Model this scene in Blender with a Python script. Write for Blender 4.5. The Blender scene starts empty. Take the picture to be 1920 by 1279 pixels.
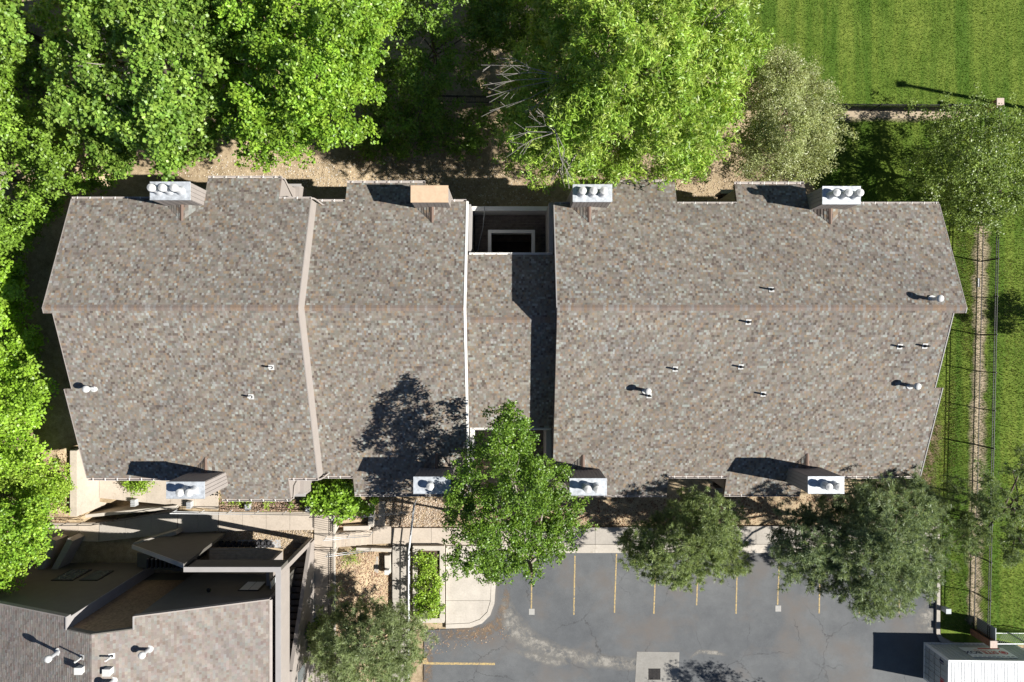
import bpy, math, random
import numpy as np
from mathutils import Vector, Matrix

# ------------------------------------------------------------------ camera, sky, sun, exposure
H = 45.7            # camera height above the car park
F = 1280.0          # focal length in pixels of a 1920 px wide frame
CX, CY = 950.0, 638.0
S = bpy.context.scene
col = S.collection
cam_d = bpy.data.cameras.new('camera')
cam_d.lens = 24.0; cam_d.sensor_width = 36.0
cam_d.shift_x = (960 - CX) / 1920.0
cam_d.shift_y = -(639.5 - CY) / 1920.0
cam_d.clip_start = 0.5; cam_d.clip_end = 2000
cam = bpy.data.objects.new('camera', cam_d); col.objects.link(cam)
cam.location = (0, 0, H); cam.rotation_euler = (0, 0, 0)
S.camera = cam

SUN_EL = math.radians(37.0)
SUN_AZ = math.atan2(-0.19, 0.98)
sun_dir = Vector((math.cos(SUN_AZ) * math.cos(SUN_EL), math.sin(SUN_AZ) * math.cos(SUN_EL), math.sin(SUN_EL)))
w = bpy.data.worlds.new('World'); S.world = w; w.use_nodes = True
nt = w.node_tree; nt.nodes.clear()
sky = nt.nodes.new('ShaderNodeTexSky'); sky.sky_type = 'NISHITA'; sky.sun_disc = False
sky.sun_elevation = SUN_EL; sky.sun_rotation = math.atan2(sun_dir.x, sun_dir.y)
sky.altitude = 1500; sky.air_density = 0.7; sky.dust_density = 0.3; sky.ozone_density = 1.0
bg = nt.nodes.new('ShaderNodeBackground'); bg.inputs[1].default_value = 0.05
wo = nt.nodes.new('ShaderNodeOutputWorld')
nt.links.new(sky.outputs[0], bg.inputs[0]); nt.links.new(bg.outputs[0], wo.inputs[0])
sl = bpy.data.lights.new('sun', 'SUN'); sl.energy = 5.0; sl.angle = math.radians(0.5); sl.color = (1.0, 0.965, 0.905)
so = bpy.data.objects.new('sun', sl); col.objects.link(so); so.location = sun_dir * 80
so.rotation_euler = sun_dir.to_track_quat('Z', 'Y').to_euler()
S.view_settings.view_transform = 'Standard'; S.view_settings.look = 'None'
S.view_settings.exposure = 1.05; S.view_settings.gamma = 1.0
S.view_settings.use_curve_mapping = False
S.cycles.max_bounces = 5; S.cycles.diffuse_bounces = 3; S.cycles.transmission_bounces = 3
S.cycles.transparent_max_bounces = 4

rng = np.random.default_rng(7)
R = random.Random(11)

def P(px, py, z=0.0):
    d = H - z
    return Vector(((px - CX) * d / F, (CY - py) * d / F, z))

# ------------------------------------------------------------------ materials
MATS = {}
def nodes_of(name):
    m = bpy.data.materials.new(name); m.use_nodes = True
    n = m.node_tree; n.nodes.clear()
    out = n.nodes.new('ShaderNodeOutputMaterial')
    b = n.nodes.new('ShaderNodeBsdfPrincipled')
    n.links.new(b.outputs[0], out.inputs[0])
    MATS[name] = m
    return m, n, b, out

def nz(n, scale, detail=4, rough=0.6, vec=None):
    t = n.nodes.new('ShaderNodeTexNoise'); t.inputs['Scale'].default_value = scale
    t.inputs['Detail'].default_value = detail; t.inputs['Roughness'].default_value = rough
    if vec is not None: n.links.new(vec, t.inputs['Vector'])
    return t

def ramp(n, src, stops):
    r = n.nodes.new('ShaderNodeValToRGB')
    els = r.color_ramp.elements
    while len(els) < len(stops): els.new(0.5)
    for e, (p, c) in zip(els, stops):
        e.position = p; e.color = (*c, 1) if len(c) == 3 else c
    n.links.new(src, r.inputs[0])
    return r

def mixc(n, fac, a, b, mode='MIX'):
    m = n.nodes.new('ShaderNodeMix'); m.data_type = 'RGBA'; m.blend_type = mode
    def put(sock, v):
        if hasattr(v, 'is_output'): n.links.new(v, sock)
        elif isinstance(v, (int, float)): sock.default_value = v
        else: sock.default_value = (*v, 1)
    put(m.inputs[0], fac); put(m.inputs[6], a); put(m.inputs[7], b)
    return m.outputs[2]

def pos(n):
    g = n.nodes.new('ShaderNodeNewGeometry'); return g.outputs['Position']

def bump(n, b, src, strength=0.3, dist=0.02):
    bp = n.nodes.new('ShaderNodeBump'); bp.inputs['Strength'].default_value = strength
    bp.inputs['Distance'].default_value = dist
    n.links.new(src, bp.inputs['Height']); n.links.new(bp.outputs[0], b.inputs['Normal'])

def plain(name, c, rough=0.7, metal=0.0, var=0.15, scale=3.0, bmp=0.0, spec=0.3):
    m, n, b, o = nodes_of(name)
    p = pos(n)
    t = nz(n, scale, 5, 0.65, p)
    lo = tuple(x * (1 - var) for x in c); hi = tuple(min(1, x * (1 + var)) for x in c)
    r = ramp(n, t.outputs[0], [(0.3, lo), (0.7, hi)])
    n.links.new(r.outputs[0], b.inputs['Base Color'])
    b.inputs['Roughness'].default_value = rough; b.inputs['Metallic'].default_value = metal
    b.inputs['Specular IOR Level'].default_value = spec
    if bmp: 
        t2 = nz(n, scale * 12, 3, 0.6, p); bump(n, b, t2.outputs[0], bmp, 0.01)
    return m

def attr_mat(name, rough=0.85, leaf=0.0, spec=0.25, tint=(1.15, 1.1, 0.6)):
    m, n, b, o = nodes_of(name)
    a = n.nodes.new('ShaderNodeAttribute'); a.attribute_name = 'col'
    n.links.new(a.outputs[0], b.inputs['Base Color'])
    b.inputs['Roughness'].default_value = rough
    b.inputs['Specular IOR Level'].default_value = spec
    if leaf:
        tr = n.nodes.new('ShaderNodeBsdfTranslucent')
        c = mixc(n, 1.0, a.outputs[0], tint, 'MULTIPLY')
        n.links.new(c, tr.inputs[0])
        mx = n.nodes.new('ShaderNodeMixShader'); mx.inputs[0].default_value = leaf
        n.links.new(b.outputs[0], mx.inputs[1]); n.links.new(tr.outputs[0], mx.inputs[2])
        n.links.new(mx.outputs[0], o.inputs[0])
    else:
        p = pos(n); t = nz(n, 60, 3, 0.7, p)
        r = ramp(n, t.outputs[0], [(0.25, (0.78, 0.78, 0.78)), (0.75, (1.2, 1.2, 1.2))])
        t2 = nz(n, 0.5, 3, 0.6, p)
        r2 = ramp(n, t2.outputs[0], [(0.3, (0.9, 0.9, 0.92)), (0.7, (1.07, 1.06, 1.04))])
        c = mixc(n, 1.0, a.outputs[0], r.outputs[0], 'MULTIPLY')
        c = mixc(n, 1.0, c, r2.outputs[0], 'MULTIPLY')
        n.links.new(c, b.inputs['Base Color'])
    return m

attr_mat('shingle', 0.95, 0, 0.15)
attr_mat('leaf', 0.42, 0.36, 0.42, (1.2, 1.12, 0.7))
attr_mat('pebble', 0.9, 0, 0.2)
attr_mat('blade', 0.6, 0.25, 0.2)
plain('roof_edge', (0.16, 0.12, 0.10), 0.8)
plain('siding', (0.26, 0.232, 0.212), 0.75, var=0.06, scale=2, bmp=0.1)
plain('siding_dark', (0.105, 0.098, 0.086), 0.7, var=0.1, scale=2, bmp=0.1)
plain('trim_beige', (0.275, 0.245, 0.222), 0.7, var=0.05, scale=1.5)
plain('trim_white', (0.72, 0.70, 0.66), 0.6, var=0.05, scale=2)
plain('trim_grey', (0.31, 0.295, 0.285), 0.6, var=0.06, scale=2)
plain('gutter_paint', (0.42, 0.38, 0.35), 0.5, var=0.08, scale=3)
plain('sheet_metal', (0.44, 0.465, 0.49), 0.6, 0.3, 0.30, 4.5, spec=0.35)
plain('galvanised', (0.46, 0.47, 0.48), 0.5, 0.3, 0.15, 6, spec=0.4)
plain('vent_white', (0.50, 0.50, 0.485), 0.55, 0.0, 0.08, 5)
plain('plywood', (0.50, 0.36, 0.24), 0.8, 0, 0.12, 4, 0.2)
plain('black_rubber', (0.025, 0.025, 0.026), 0.7)
plain('black_metal', (0.018, 0.018, 0.019), 0.5)
plain('bark', (0.115, 0.09, 0.07), 0.9, 0, 0.35, 6, 0.5)
plain('pale_bark', (0.27, 0.24, 0.20), 0.9, 0, 0.25, 5, 0.3)
plain('dead_wood', (0.24, 0.22, 0.20), 0.9, 0, 0.2, 5, 0.3)
plain('brick', (0.26, 0.13, 0.085), 0.85, 0, 0.3, 9, 0.3)
plain('cap_stone', (0.46, 0.37, 0.32), 0.85, 0, 0.12, 8, 0.2)
plain('container_white', (0.68, 0.69, 0.69), 0.5, 0, 0.04, 1.2)
plain('grey_and_door_shade', (0.36, 0.39, 0.40), 0.55, 0, 0.08, 1.6)  # shade of the container's doors put into the colour; plain grey on other things
plain('sign_white', (0.72, 0.74, 0.76), 0.5, 0, 0.03)
plain('sign_red', (0.42, 0.03, 0.05), 0.5, 0, 0.05)
plain('sign_navy', (0.03, 0.04, 0.10), 0.5, 0, 0.05)
plain('teal_edge', (0.25, 0.42, 0.40), 0.5, 0, 0.05)
plain('soil_dark', (0.10, 0.07, 0.05), 0.95, 0, 0.35, 5, 0.5)
plain('cedar_board', (0.26, 0.17, 0.10), 0.8, 0, 0.35, 7, 0.3)
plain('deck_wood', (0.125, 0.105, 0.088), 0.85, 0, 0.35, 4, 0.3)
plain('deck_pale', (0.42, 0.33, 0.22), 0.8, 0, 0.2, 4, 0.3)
plain('glass', (0.10, 0.12, 0.125), 0.08, 0, 0.05, spec=0.8)
plain('skylight', (0.60, 0.63, 0.64), 0.25, 0, 0.04)
plain('pot_plastic', (0.055, 0.055, 0.06), 0.5, 0, 0.3)
plain('cast_iron', (0.03, 0.026, 0.024), 0.7, 0, 0.4, 8)
plain('patch_white', (0.33, 0.32, 0.30), 0.85, 0, 0.1, 6)

def concrete_mat(name, c, seedshift=0):
    m, n, b, o = nodes_of(name)
    p = pos(n)
    t1 = nz(n, 0.7, 5, 0.65, p); t2 = nz(n, 9, 5, 0.7, p); t3 = nz(n, 2.2, 6, 0.75, p)
    r1 = ramp(n, t1.outputs[0], [(0.3, tuple(x * 0.86 for x in c)), (0.7, tuple(x * 1.1 for x in c))])
    r2 = ramp(n, t2.outputs[0], [(0.3, (0.88, 0.87, 0.86)), (0.65, (1.04, 1.04, 1.04))])
    r3 = ramp(n, t3.outputs[0], [(0.28, (0.72, 0.68, 0.62)), (0.42, (1, 1, 1))])
    cc = mixc(n, 1, r1.outputs[0], r2.outputs[0], 'MULTIPLY')
    cc = mixc(n, 0.7, cc, r3.outputs[0], 'MULTIPLY')
    n.links.new(cc, b.inputs['Base Color']); b.inputs['Roughness'].default_value = 0.9
    b.inputs['Specular IOR Level'].default_value = 0.2
    bump(n, b, t2.outputs[0], 0.2, 0.01)
    return m
concrete_mat('concrete', (0.45, 0.39, 0.325))
concrete_mat('concrete_pale', (0.47, 0.43, 0.375))
concrete_mat('concrete_dark', (0.25, 0.24, 0.22))
concrete_mat('concrete_grey', (0.38, 0.35, 0.31))

def soil_mat():
    m, n, b, o = nodes_of('soil')
    p = pos(n)
    t1 = nz(n, 0.35, 5, 0.6, p); t2 = nz(n, 3.0, 6, 0.75, p); t3 = nz(n, 22, 4, 0.8, p)
    r1 = ramp(n, t1.outputs[0], [(0.32, (0.30, 0.24, 0.165)), (0.6, (0.46, 0.38, 0.27))])
    r2 = ramp(n, t2.outputs[0], [(0.3, (0.6, 0.56, 0.5)), (0.6, (1.05, 1.03, 1.0))])
    r3 = ramp(n, t3.outputs[0], [(0.3, (0.62, 0.6, 0.56)), (0.7, (1.25, 1.22, 1.18))])
    c = mixc(n, 1, r1.outputs[0], r2.outputs[0], 'MULTIPLY'); c = mixc(n, 1, c, r3.outputs[0], 'MULTIPLY')
    n.links.new(c, b.inputs['Base Color']); b.inputs['Roughness'].default_value = 0.95
    b.inputs['Specular IOR Level'].default_value = 0.1
    bump(n, b, t3.outputs[0], 0.6, 0.04)
soil_mat()

def lawn_mat():
    m, n, b, o = nodes_of('lawn')
    p = pos(n)
    t1 = nz(n, 0.5, 5, 0.65, p); t2 = nz(n, 5, 6, 0.75, p); t3 = nz(n, 30, 4, 0.8, p)
    mp = n.nodes.new('ShaderNodeMapping'); mp.inputs['Scale'].default_value = (1.0, 0.06, 1)
    n.links.new(p, mp.inputs[0])
    t4 = nz(n, 0.9, 3, 0.6, mp.outputs[0])
    r1 = ramp(n, t1.outputs[0], [(0.3, (0.076, 0.138, 0.018)), (0.7, (0.124, 0.190, 0.032))])
    r2 = ramp(n, t2.outputs[0], [(0.3, (0.72, 0.76, 0.7)), (0.55, (1, 1, 1)), (0.8, (1.45, 1.25, 1.3))])
    r3 = ramp(n, t3.outputs[0], [(0.3, (0.55, 0.58, 0.5)), (0.7, (1.35, 1.3, 1.3))])
    r4 = ramp(n, t4.outputs[0], [(0.40, (0.74, 0.84, 0.74)), (0.58, (1.45, 1.24, 1.35))])
    c = mixc(n, 1, r1.outputs[0], r2.outputs[0], 'MULTIPLY'); c = mixc(n, 1, c, r3.outputs[0], 'MULTIPLY')
    c = mixc(n, 1, c, r4.outputs[0], 'MULTIPLY')
    n.links.new(c, b.inputs['Base Color']); b.inputs['Roughness'].default_value = 0.9
    b.inputs['Specular IOR Level'].default_value = 0.1
    bump(n, b, t3.outputs[0], 0.8, 0.05)
lawn_mat()

def asphalt_mat():
    m, n, b, o = nodes_of('asphalt')
    p = pos(n)
    t1 = nz(n, 0.16, 5, 0.6, p); t2 = nz(n, 0.9, 6, 0.7, p); t3 = nz(n, 40, 3, 0.8, p); t5 = nz(n, 0.33, 4, 0.6, p)
    r1 = ramp(n, t1.outputs[0], [(0.35, (0.088, 0.093, 0.099)), (0.65, (0.124, 0.128, 0.131))])
    r2 = ramp(n, t2.outputs[0], [(0.3, (0.86, 0.86, 0.86)), (0.7, (1.12, 1.12, 1.11))])
    r3 = ramp(n, t3.outputs[0], [(0.3, (0.75, 0.75, 0.75)), (0.7, (1.25, 1.25, 1.25))])
    c = mixc(n, 1, r1.outputs[0], r2.outputs[0], 'MULTIPLY'); c = mixc(n, 1, c, r3.outputs[0], 'MULTIPLY')
    # brown grime patches
    r5 = ramp(n, t5.outputs[0], [(0.5, (0, 0, 0)), (0.72, (1, 1, 1))])
    c = mixc(n, r5.outputs[0], c, (0.125, 0.112, 0.102))
    # cracks: distorted voronoi edges, masked
    dn = nz(n, 1.3, 4, 0.7, p)
    add = n.nodes.new('ShaderNodeVectorMath'); add.operation = 'MULTIPLY_ADD'
    n.links.new(dn.outputs[1], add.inputs[0]); add.inputs[1].default_value = (0.9, 0.9, 0.9); n.links.new(p, add.inputs[2])
    v = n.nodes.new('ShaderNodeTexVoronoi'); v.feature = 'DISTANCE_TO_EDGE'; v.inputs['Scale'].default_value = 0.28
    n.links.new(add.outputs[0], v.inputs['Vector'])
    rc = ramp(n, v.outputs['Distance'], [(0.0, (1, 1, 1)), (0.008, (0, 0, 0))])
    tm = nz(n, 0.25, 2, 0.5, p); rm = ramp(n, tm.outputs[0], [(0.45, (0, 0, 0)), (0.55, (0.75, 0.75, 0.75))])
    f = mixc(n, 1, rc.outputs[0], rm.outputs[0], 'MULTIPLY')
    c = mixc(n, f, c, (0.035, 0.034, 0.034))
    n.links.new(c, b.inputs['Base Color']); b.inputs['Roughness'].default_value = 0.85
    b.inputs['Specular IOR Level'].default_value = 0.25
    bump(n, b, t3.outputs[0], 0.3, 0.01)
asphalt_mat()

def stain_mat(name, c, scale=0.8, lo=0.45, hi=0.6):
    # thin film of dried silt: opaque patches with ragged edges
    m, n, b, o = nodes_of(name)
    p = pos(n)
    t = nz(n, scale, 8, 0.75, p); t3 = nz(n, 40, 3, 0.8, p)
    r3 = ramp(n, t3.outputs[0], [(0.3, tuple(x * 0.8 for x in c)), (0.7, tuple(x * 1.2 for x in c))])
    n.links.new(r3.outputs[0], b.inputs['Base Color']); b.inputs['Roughness'].default_value = 0.95
    r = ramp(n, t.outputs[0], [(lo, (0, 0, 0)), (hi, (1, 1, 1))])
    a = n.nodes.new('ShaderNodeAttribute'); a.attribute_name = 'col'
    f = mixc(n, 1, r.outputs[0], a.outputs[0], 'MULTIPLY')
    n.links.new(f, b.inputs['Alpha'])
stain_mat('silt', (0.25, 0.235, 0.21), 1.6, 0.38, 0.60)
stain_mat('bare_soil', (0.36, 0.29, 0.20), 2.4, 0.30, 0.46)
stain_mat('leaf_grime', (0.20, 0.14, 0.09), 2.2, 0.42, 0.6)

def line_mat():
    m, n, b, o = nodes_of('line_paint')
    p = pos(n)
    t = nz(n, 9, 6, 0.8, p)
    r = ramp(n, t.outputs[0], [(0.40, (0.14, 0.13, 0.11)), (0.56, (0.46, 0.33, 0.13))])
    n.links.new(r.outputs[0], b.inputs['Base Color']); b.inputs['Roughness'].default_value = 0.8
line_mat()

# ------------------------------------------------------------------ mesh helpers
class MB:
    def __init__(s): s.v = []; s.f = []; s.c = []
    def add(s, vs, fs, c=None):
        o = len(s.v); s.v += [tuple(x) for x in vs]; s.f += [tuple(i + o for i in f) for f in fs]
        if c is not None: s.c += [c] * len(vs)
        return s
    def hexa(s, b, t, c=None):           # 4 bottom + 4 top points (ccw from above)
        return s.add(list(b) + list(t), [(3, 2, 1, 0), (4, 5, 6, 7), (0, 1, 5, 4), (1, 2, 6, 5), (2, 3, 7, 6), (3, 0, 4, 7)], c)
    def box(s, x0, x1, y0, y1, z0, z1, c=None):
        x0, x1 = min(x0, x1), max(x0, x1); y0, y1 = min(y0, y1), max(y0, y1)
        return s.hexa([(x0, y0, z0), (x1, y0, z0), (x1, y1, z0), (x0, y1, z0)], [(x0, y0, z1), (x1, y0, z1), (x1, y1, z1), (x0, y1, z1)], c)
    def prism(s, poly, z0, z1):
        n = len(poly)
        a = sum(poly[i][0] * poly[(i + 1) % n][1] - poly[(i + 1) % n][0] * poly[i][1] for i in range(n))
        if a < 0: poly = poly[::-1]
        o = len(s.v)
        s.v += [(p[0], p[1], z0) for p in poly] + [(p[0], p[1], z1) for p in poly]
        s.f.append(tuple(o + i for i in reversed(range(n)))); s.f.append(tuple(o + n + i for i in range(n)))
        for i in range(n):
            j = (i + 1) % n; s.f.append((o + i, o + j, o + n + j, o + n + i))
        return s
    def tube(s, pts, rad, k=8, cap=True):
        pts = [Vector(p) for p in pts]
        if isinstance(rad, (int, float)): rad = [rad] * len(pts)
        o = len(s.v); up = Vector((0, 0, 1))
        for i, p in enumerate(pts):
            t = (pts[min(i + 1, len(pts) - 1)] - pts[max(i - 1, 0)])
            if t.length < 1e-6: t = Vector((0, 0, 1))
            t.normalize()
            a = t.cross(up)
            if a.length < 1e-3: a = t.cross(Vector((1, 0, 0)))
            a.normalize(); b = t.cross(a)
            for j in range(k):
                th = 2 * math.pi * j / k
                s.v.append(tuple(p + (a * math.cos(th) + b * math.sin(th)) * rad[i]))
        for i in range(len(pts) - 1):
            for j in range(k):
                j2 = (j + 1) % k
                s.f.append((o + i * k + j, o + i * k + j2, o + (i + 1) * k + j2, o + (i + 1) * k + j))
        if cap:
            s.f.append(tuple(o + j for j in range(k))); s.f.append(tuple(o + (len(pts) - 1) * k + j for j in reversed(range(k))))
        return s
    def lathe(s, c, prof, k=20):
        o = len(s.v)
        for r, z in prof:
            for j in range(k):
                th = 2 * math.pi * j / k; s.v.append((c[0] + r * math.cos(th), c[1] + r * math.sin(th), c[2] + z))
        for i in range(len(prof) - 1):
            for j in range(k):
                j2 = (j + 1) % k; s.f.append((o + i * k + j, o + i * k + j2, o + (i + 1) * k + j2, o + (i + 1) * k + j))
        s.f.append(tuple(o + j for j in reversed(range(k)))); s.f.append(tuple(o + (len(prof) - 1) * k + j for j in range(k)))
        return s
    def build(s, name, mat, parent=None, smooth=False):
        me = bpy.data.meshes.new(name)
        me.from_pydata(s.v, [], s.f)
        if s.c and len(s.c) == len(s.v):
            a = me.color_attributes.new('col', 'FLOAT_COLOR', 'POINT')
            a.data.foreach_set('color', np.array([(*c, 1) for c in s.c], dtype=np.float32).ravel())
        if smooth: me.polygons.foreach_set('use_smooth', [True] * len(me.polygons))
        me.materials.append(MATS[mat]); me.update()
        ob = bpy.data.objects.new(name, me); col.objects.link(ob)
        if parent is not None: ob.parent = parent
        return ob

def fast_mesh(name, verts, nper, cols, mat, parent=None):
    """verts (n*nper,3): independent polygons of nper corners; cols (n,3) or (n*nper,3)"""
    nv = len(verts); npoly = nv // nper
    me = bpy.data.meshes.new(name)
    me.vertices.add(nv); me.vertices.foreach_set('co', verts.astype(np.float32).ravel())
    me.loops.add(nv); me.loops.foreach_set('vertex_index', np.arange(nv, dtype=np.int32))
    me.polygons.add(npoly); me.polygons.foreach_set('loop_start', np.arange(0, nv, nper, dtype=np.int32))
    if len(cols) == npoly: cols = np.repeat(cols, nper, axis=0)
    a = me.color_attributes.new('col', 'FLOAT_COLOR', 'POINT')
    a.data.foreach_set('color', np.hstack([cols, np.ones((nv, 1))]).astype(np.float32).ravel())
    me.materials.append(MATS[mat]); me.update(calc_edges=True)
    ob = bpy.data.objects.new(name, me); col.objects.link(ob)
    if parent is not None: ob.parent = parent
    return ob

def tag(o, label, cat, group=None):
    o['label'] = label; o['category'] = cat
    if group: o['group'] = group
    return o
def struct(o): o['kind'] = 'structure'; return o
def stuff(o): o['kind'] = 'stuff'; return o
def thing(name, label, cat, loc=(0, 0, 0), group=None):
    o = bpy.data.objects.new(name, None); o.empty_display_size = 0.3
    col.objects.link(o); tag(o, label, cat, group)
    return o
def share(src, name, parent, loc=(0, 0, 0), rotz=0.0):
    o = bpy.data.objects.new(name, src.data); col.objects.link(o); o.parent = parent
    o.location = loc; o.rotation_euler = (0, 0, rotz); return o

# ------------------------------------------------------------------ terrain
def sst(a, b, x):
    t = np.clip((x - a) / (b - a), 0, 1); return t * t * (3 - 2 * t)
PIT = [P(150, 966, 1), P(212, 932, 1), P(332, 948, 1), P(332, 962, 1), P(160, 985, 1)]
def in_poly(x, y, poly):
    x = np.asarray(x); y = np.asarray(y); c = np.zeros(x.shape, bool); n = len(poly)
    for i in range(n):
        x0, y0 = poly[i][0], poly[i][1]; x1, y1 = poly[(i + 1) % n][0], poly[(i + 1) % n][1]
        k = ((y0 > y) != (y1 > y)) & (x < (x1 - x0) * (y - y0) / (y1 - y0 + 1e-12) + x0); c ^= k
    return c
def ground_z(x, y):
    x = np.asarray(x, float); y = np.asarray(y, float)
    z = -0.06 + sst(-7.5, -11.2, x) * 0.98
    south = 1 - sst(-7.4, -6.4, y)
    a = -25.0 * (1 - south) + -26.9 * south; b = -28.5 * (1 - south) + -27.5 * south
    hill = np.clip((a - x) / (a - b), 0, 1); hill = hill * hill * (3 - 2 * hill)
    hill *= sst(-11.5, -10.9, y)
    z = z + hill * 2.3
    z = np.where(in_poly(x, y, PIT), -0.5, z)
    z = np.where((x > -11.6) & (x < -8.4) & (y < -12.0) & (y > -14.0), np.minimum(z, 0.02), z)
    return z
xs = np.concatenate([[-400, -200, -100, -70], np.arange(-48, 48.01, 0.45), [70, 100, 200, 400]])
ys = np.concatenate([[-400, -200, -100, -60], np.arange(-34, 34.01, 0.45), [60, 100, 200, 400]])
gx, gy = np.meshgrid(xs, ys)
gz = ground_z(gx, gy) + rng.normal(0, 0.012, gx.shape)
gv = np.stack([gx, gy, gz], -1).reshape(-1, 3); nx = len(xs)
gf = [(j * nx + i, j * nx + i + 1, (j + 1) * nx + i + 1, (j + 1) * nx + i) for j in range(len(ys) - 1) for i in range(nx - 1)]
g = MB(); g.v = [tuple(v) for v in gv]; g.f = gf
struct(g.build('ground', 'soil', smooth=True))

def sheet(name, px, mat, z0, z1, z=None):
    poly = [P(a, b, z if z is not None else z1) for a, b in px]
    return MB().prism([(p.x, p.y) for p in poly], z0, z1).build(name, mat)
lawn_px = [(1372, -500), (3200, -500), (3200, 1400), (2300, 1215), (1795, 1208), (1764, 1192), (1764, 985), (1700, 905), (1640, 800), (1600, 400), (1530, 356), (1480, 210), (1372, 90)]
lawn = struct(sheet('lawn', lawn_px, 'lawn', -0.2, 0.0))
lot_px = [(930, 1037), (1758, 1037), (1758, 1188), (1766, 1203), (1795, 1214), (2400, 1224), (2400, 2300), (795, 2300), (795, 1182), (880, 1178), (905, 1168), (924, 1140), (930, 1090)]
struct(sheet('parking_lot', lot_px, 'asphalt', -0.25, 0.006))

# ------------------------------------------------------------------ shingles
PAL_MAIN = [((0.178, 0.154, 0.127), 0.25), ((0.194, 0.172, 0.146), 0.19), ((0.158, 0.147, 0.128), 0.12), ((0.215, 0.204, 0.182), 0.15),
            ((0.252, 0.258, 0.236), 0.075), ((0.134, 0.112, 0.096), 0.10), ((0.104, 0.085, 0.072), 0.055), ((0.208, 0.160, 0.114), 0.085)]
PAL_SW = [((0.206, 0.180, 0.160), 0.38), ((0.224, 0.198, 0.176), 0.28), ((0.188, 0.152, 0.132), 0.12), ((0.218, 0.208, 0.19), 0.22)]
PAL_DARK = [((0.10, 0.070, 0.045), 0.4), ((0.08, 0.055, 0.036), 0.3), ((0.125, 0.09, 0.06), 0.3)]
def shingles(name, parent, intervals, to_world, nrm, tmax, e=0.128, pal=PAL_MAIN, wmin=0.088, wmax=0.158, mat='shingle', seed=1):
    """courses run along 'a'; t = horizontal distance from ridge. intervals(t)->list of (a0,a1). nrm = up normal"""
    r = np.random.default_rng(seed)
    pc = np.array([p[0] for p in pal]); pw = np.array([p[1] for p in pal]); pw /= pw.sum()
    V = []; C = []
    n = Vector(nrm)
    j = 0; t = 0.0
    while t < tmax:
        t1 = min(t + e, tmax)
        for a0, a1 in intervals((t + t1) / 2):
            m = int((a1 - a0) / wmin) + 2
            wd = r.uniform(wmin, wmax, m); ed = a0 + np.concatenate([[0], np.cumsum(wd)])
            ed = ed[ed < a1 - 0.04]; ed = np.append(ed, a1)
            k = len(ed) - 1
            ci = r.choice(len(pal), k, p=pw)
            c = pc[ci] * r.uniform(0.92, 1.08, (k, 1)) * r.uniform(0.97, 1.03, (k, 3))
            am = (ed[:-1] + ed[1:]) / 2
            c = c * (1 + 0.12 * np.sin(am * 4.3 + t * 7.0 + 1.5 * np.sin(am * 0.51) + 1.3 * np.sin(t * 0.9)) * np.sin(am * 1.1 - t * 0.8) + 0.035 * np.sin(am * 0.23 + t * 0.41))[:, None]
            lift = 0.012 + r.choice([0, 0.007], k) + r.uniform(0, 0.002, k)
            for q in range(k):
                b0 = to_world(ed[q], t1); b1 = to_world(ed[q + 1], t1); u0 = to_world(ed[q], t); u1 = to_world(ed[q + 1], t)
                L = n * lift[q]; U = n * 0.003
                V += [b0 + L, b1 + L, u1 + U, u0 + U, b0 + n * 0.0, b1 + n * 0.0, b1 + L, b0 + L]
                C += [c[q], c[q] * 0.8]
        t = t1; j += 1
    V = np.array([tuple(v) for v in V]); C = np.array(C)
    return stuff(fast_mesh(name, V, 4, C, mat, parent))

# ------------------------------------------------------------------ main building
SL = 0.385
bld = thing('apartment_building', 'long apartment block with mottled brown shingle roof in three stepped sections', 'building')
def solveN(py, Zr, Yr): k = (CY - py) / F; return k * (H - Zr - SL * Yr) / (1 - k * SL)
def solveS(py, Zr, Yr): k = (py - CY) / F; return -k * (H - Zr + SL * Yr) / (1 - k * SL)
def roofz(B, y): return B['Zr'] - SL * abs(y - B['Yr'])
def XatN(px, B, Y): return (px - CX) * (H - roofz(B, Y)) / F

BL = dict(Zr=11.05, Yr=1.65, x0=-23.55, x1=-10.58)
BM = dict(Zr=10.05, Yr=1.68, x0=-10.58, x1=-2.25)
BR = dict(Zr=10.05, Yr=1.70, x0=2.65, x1=24.0)
BC = dict(Zr=8.70, Yr=1.10, x0=-2.25, x1=2.65)
def setup(B, nmain, nb, smain, sb):
    B['yN'] = solveN(nmain, B['Zr'], B['Yr']); B['yS'] = solveS(smain, B['Zr'], B['Yr'])
    B['bN'] = []; B['bS'] = []
    for a, b, py in nb:
        y = solveN(py, B['Zr'], B['Yr']); B['bN'].append((a if a < 30 and a > -30 and isinstance(a, float) else XatN(a, B, y), b if isinstance(b, float) else XatN(b, B, y), y))
    for a, b, py in sb:
        y = solveS(py, B['Zr'], B['Yr']); B['bS'].append((a if isinstance(a, float) else XatN(a, B, y), b if isinstance(b, float) else XatN(b, B, y), y))
setup(BL, 373.5, [(390, 528, 334)], 897, [(416, 545, 936)])
setup(BM, 378, [(651, 797, 343)], 893, [(665, -2.25, 927)])
setup(BR, 383, [(1125, 1265, 341), (1377, 1508, 345)], 893, [(2.65, 1250, 928), (1358, 1500, 927)])
setup(BC, 478, [], 802, [])
# south slope of the outer gables is notched in near the ridge
BL['notch'] = (BL['x0'] + 0.46, -2.6); BR['notch'] = (BR['x1'] - 0.62, -2.6)

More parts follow.
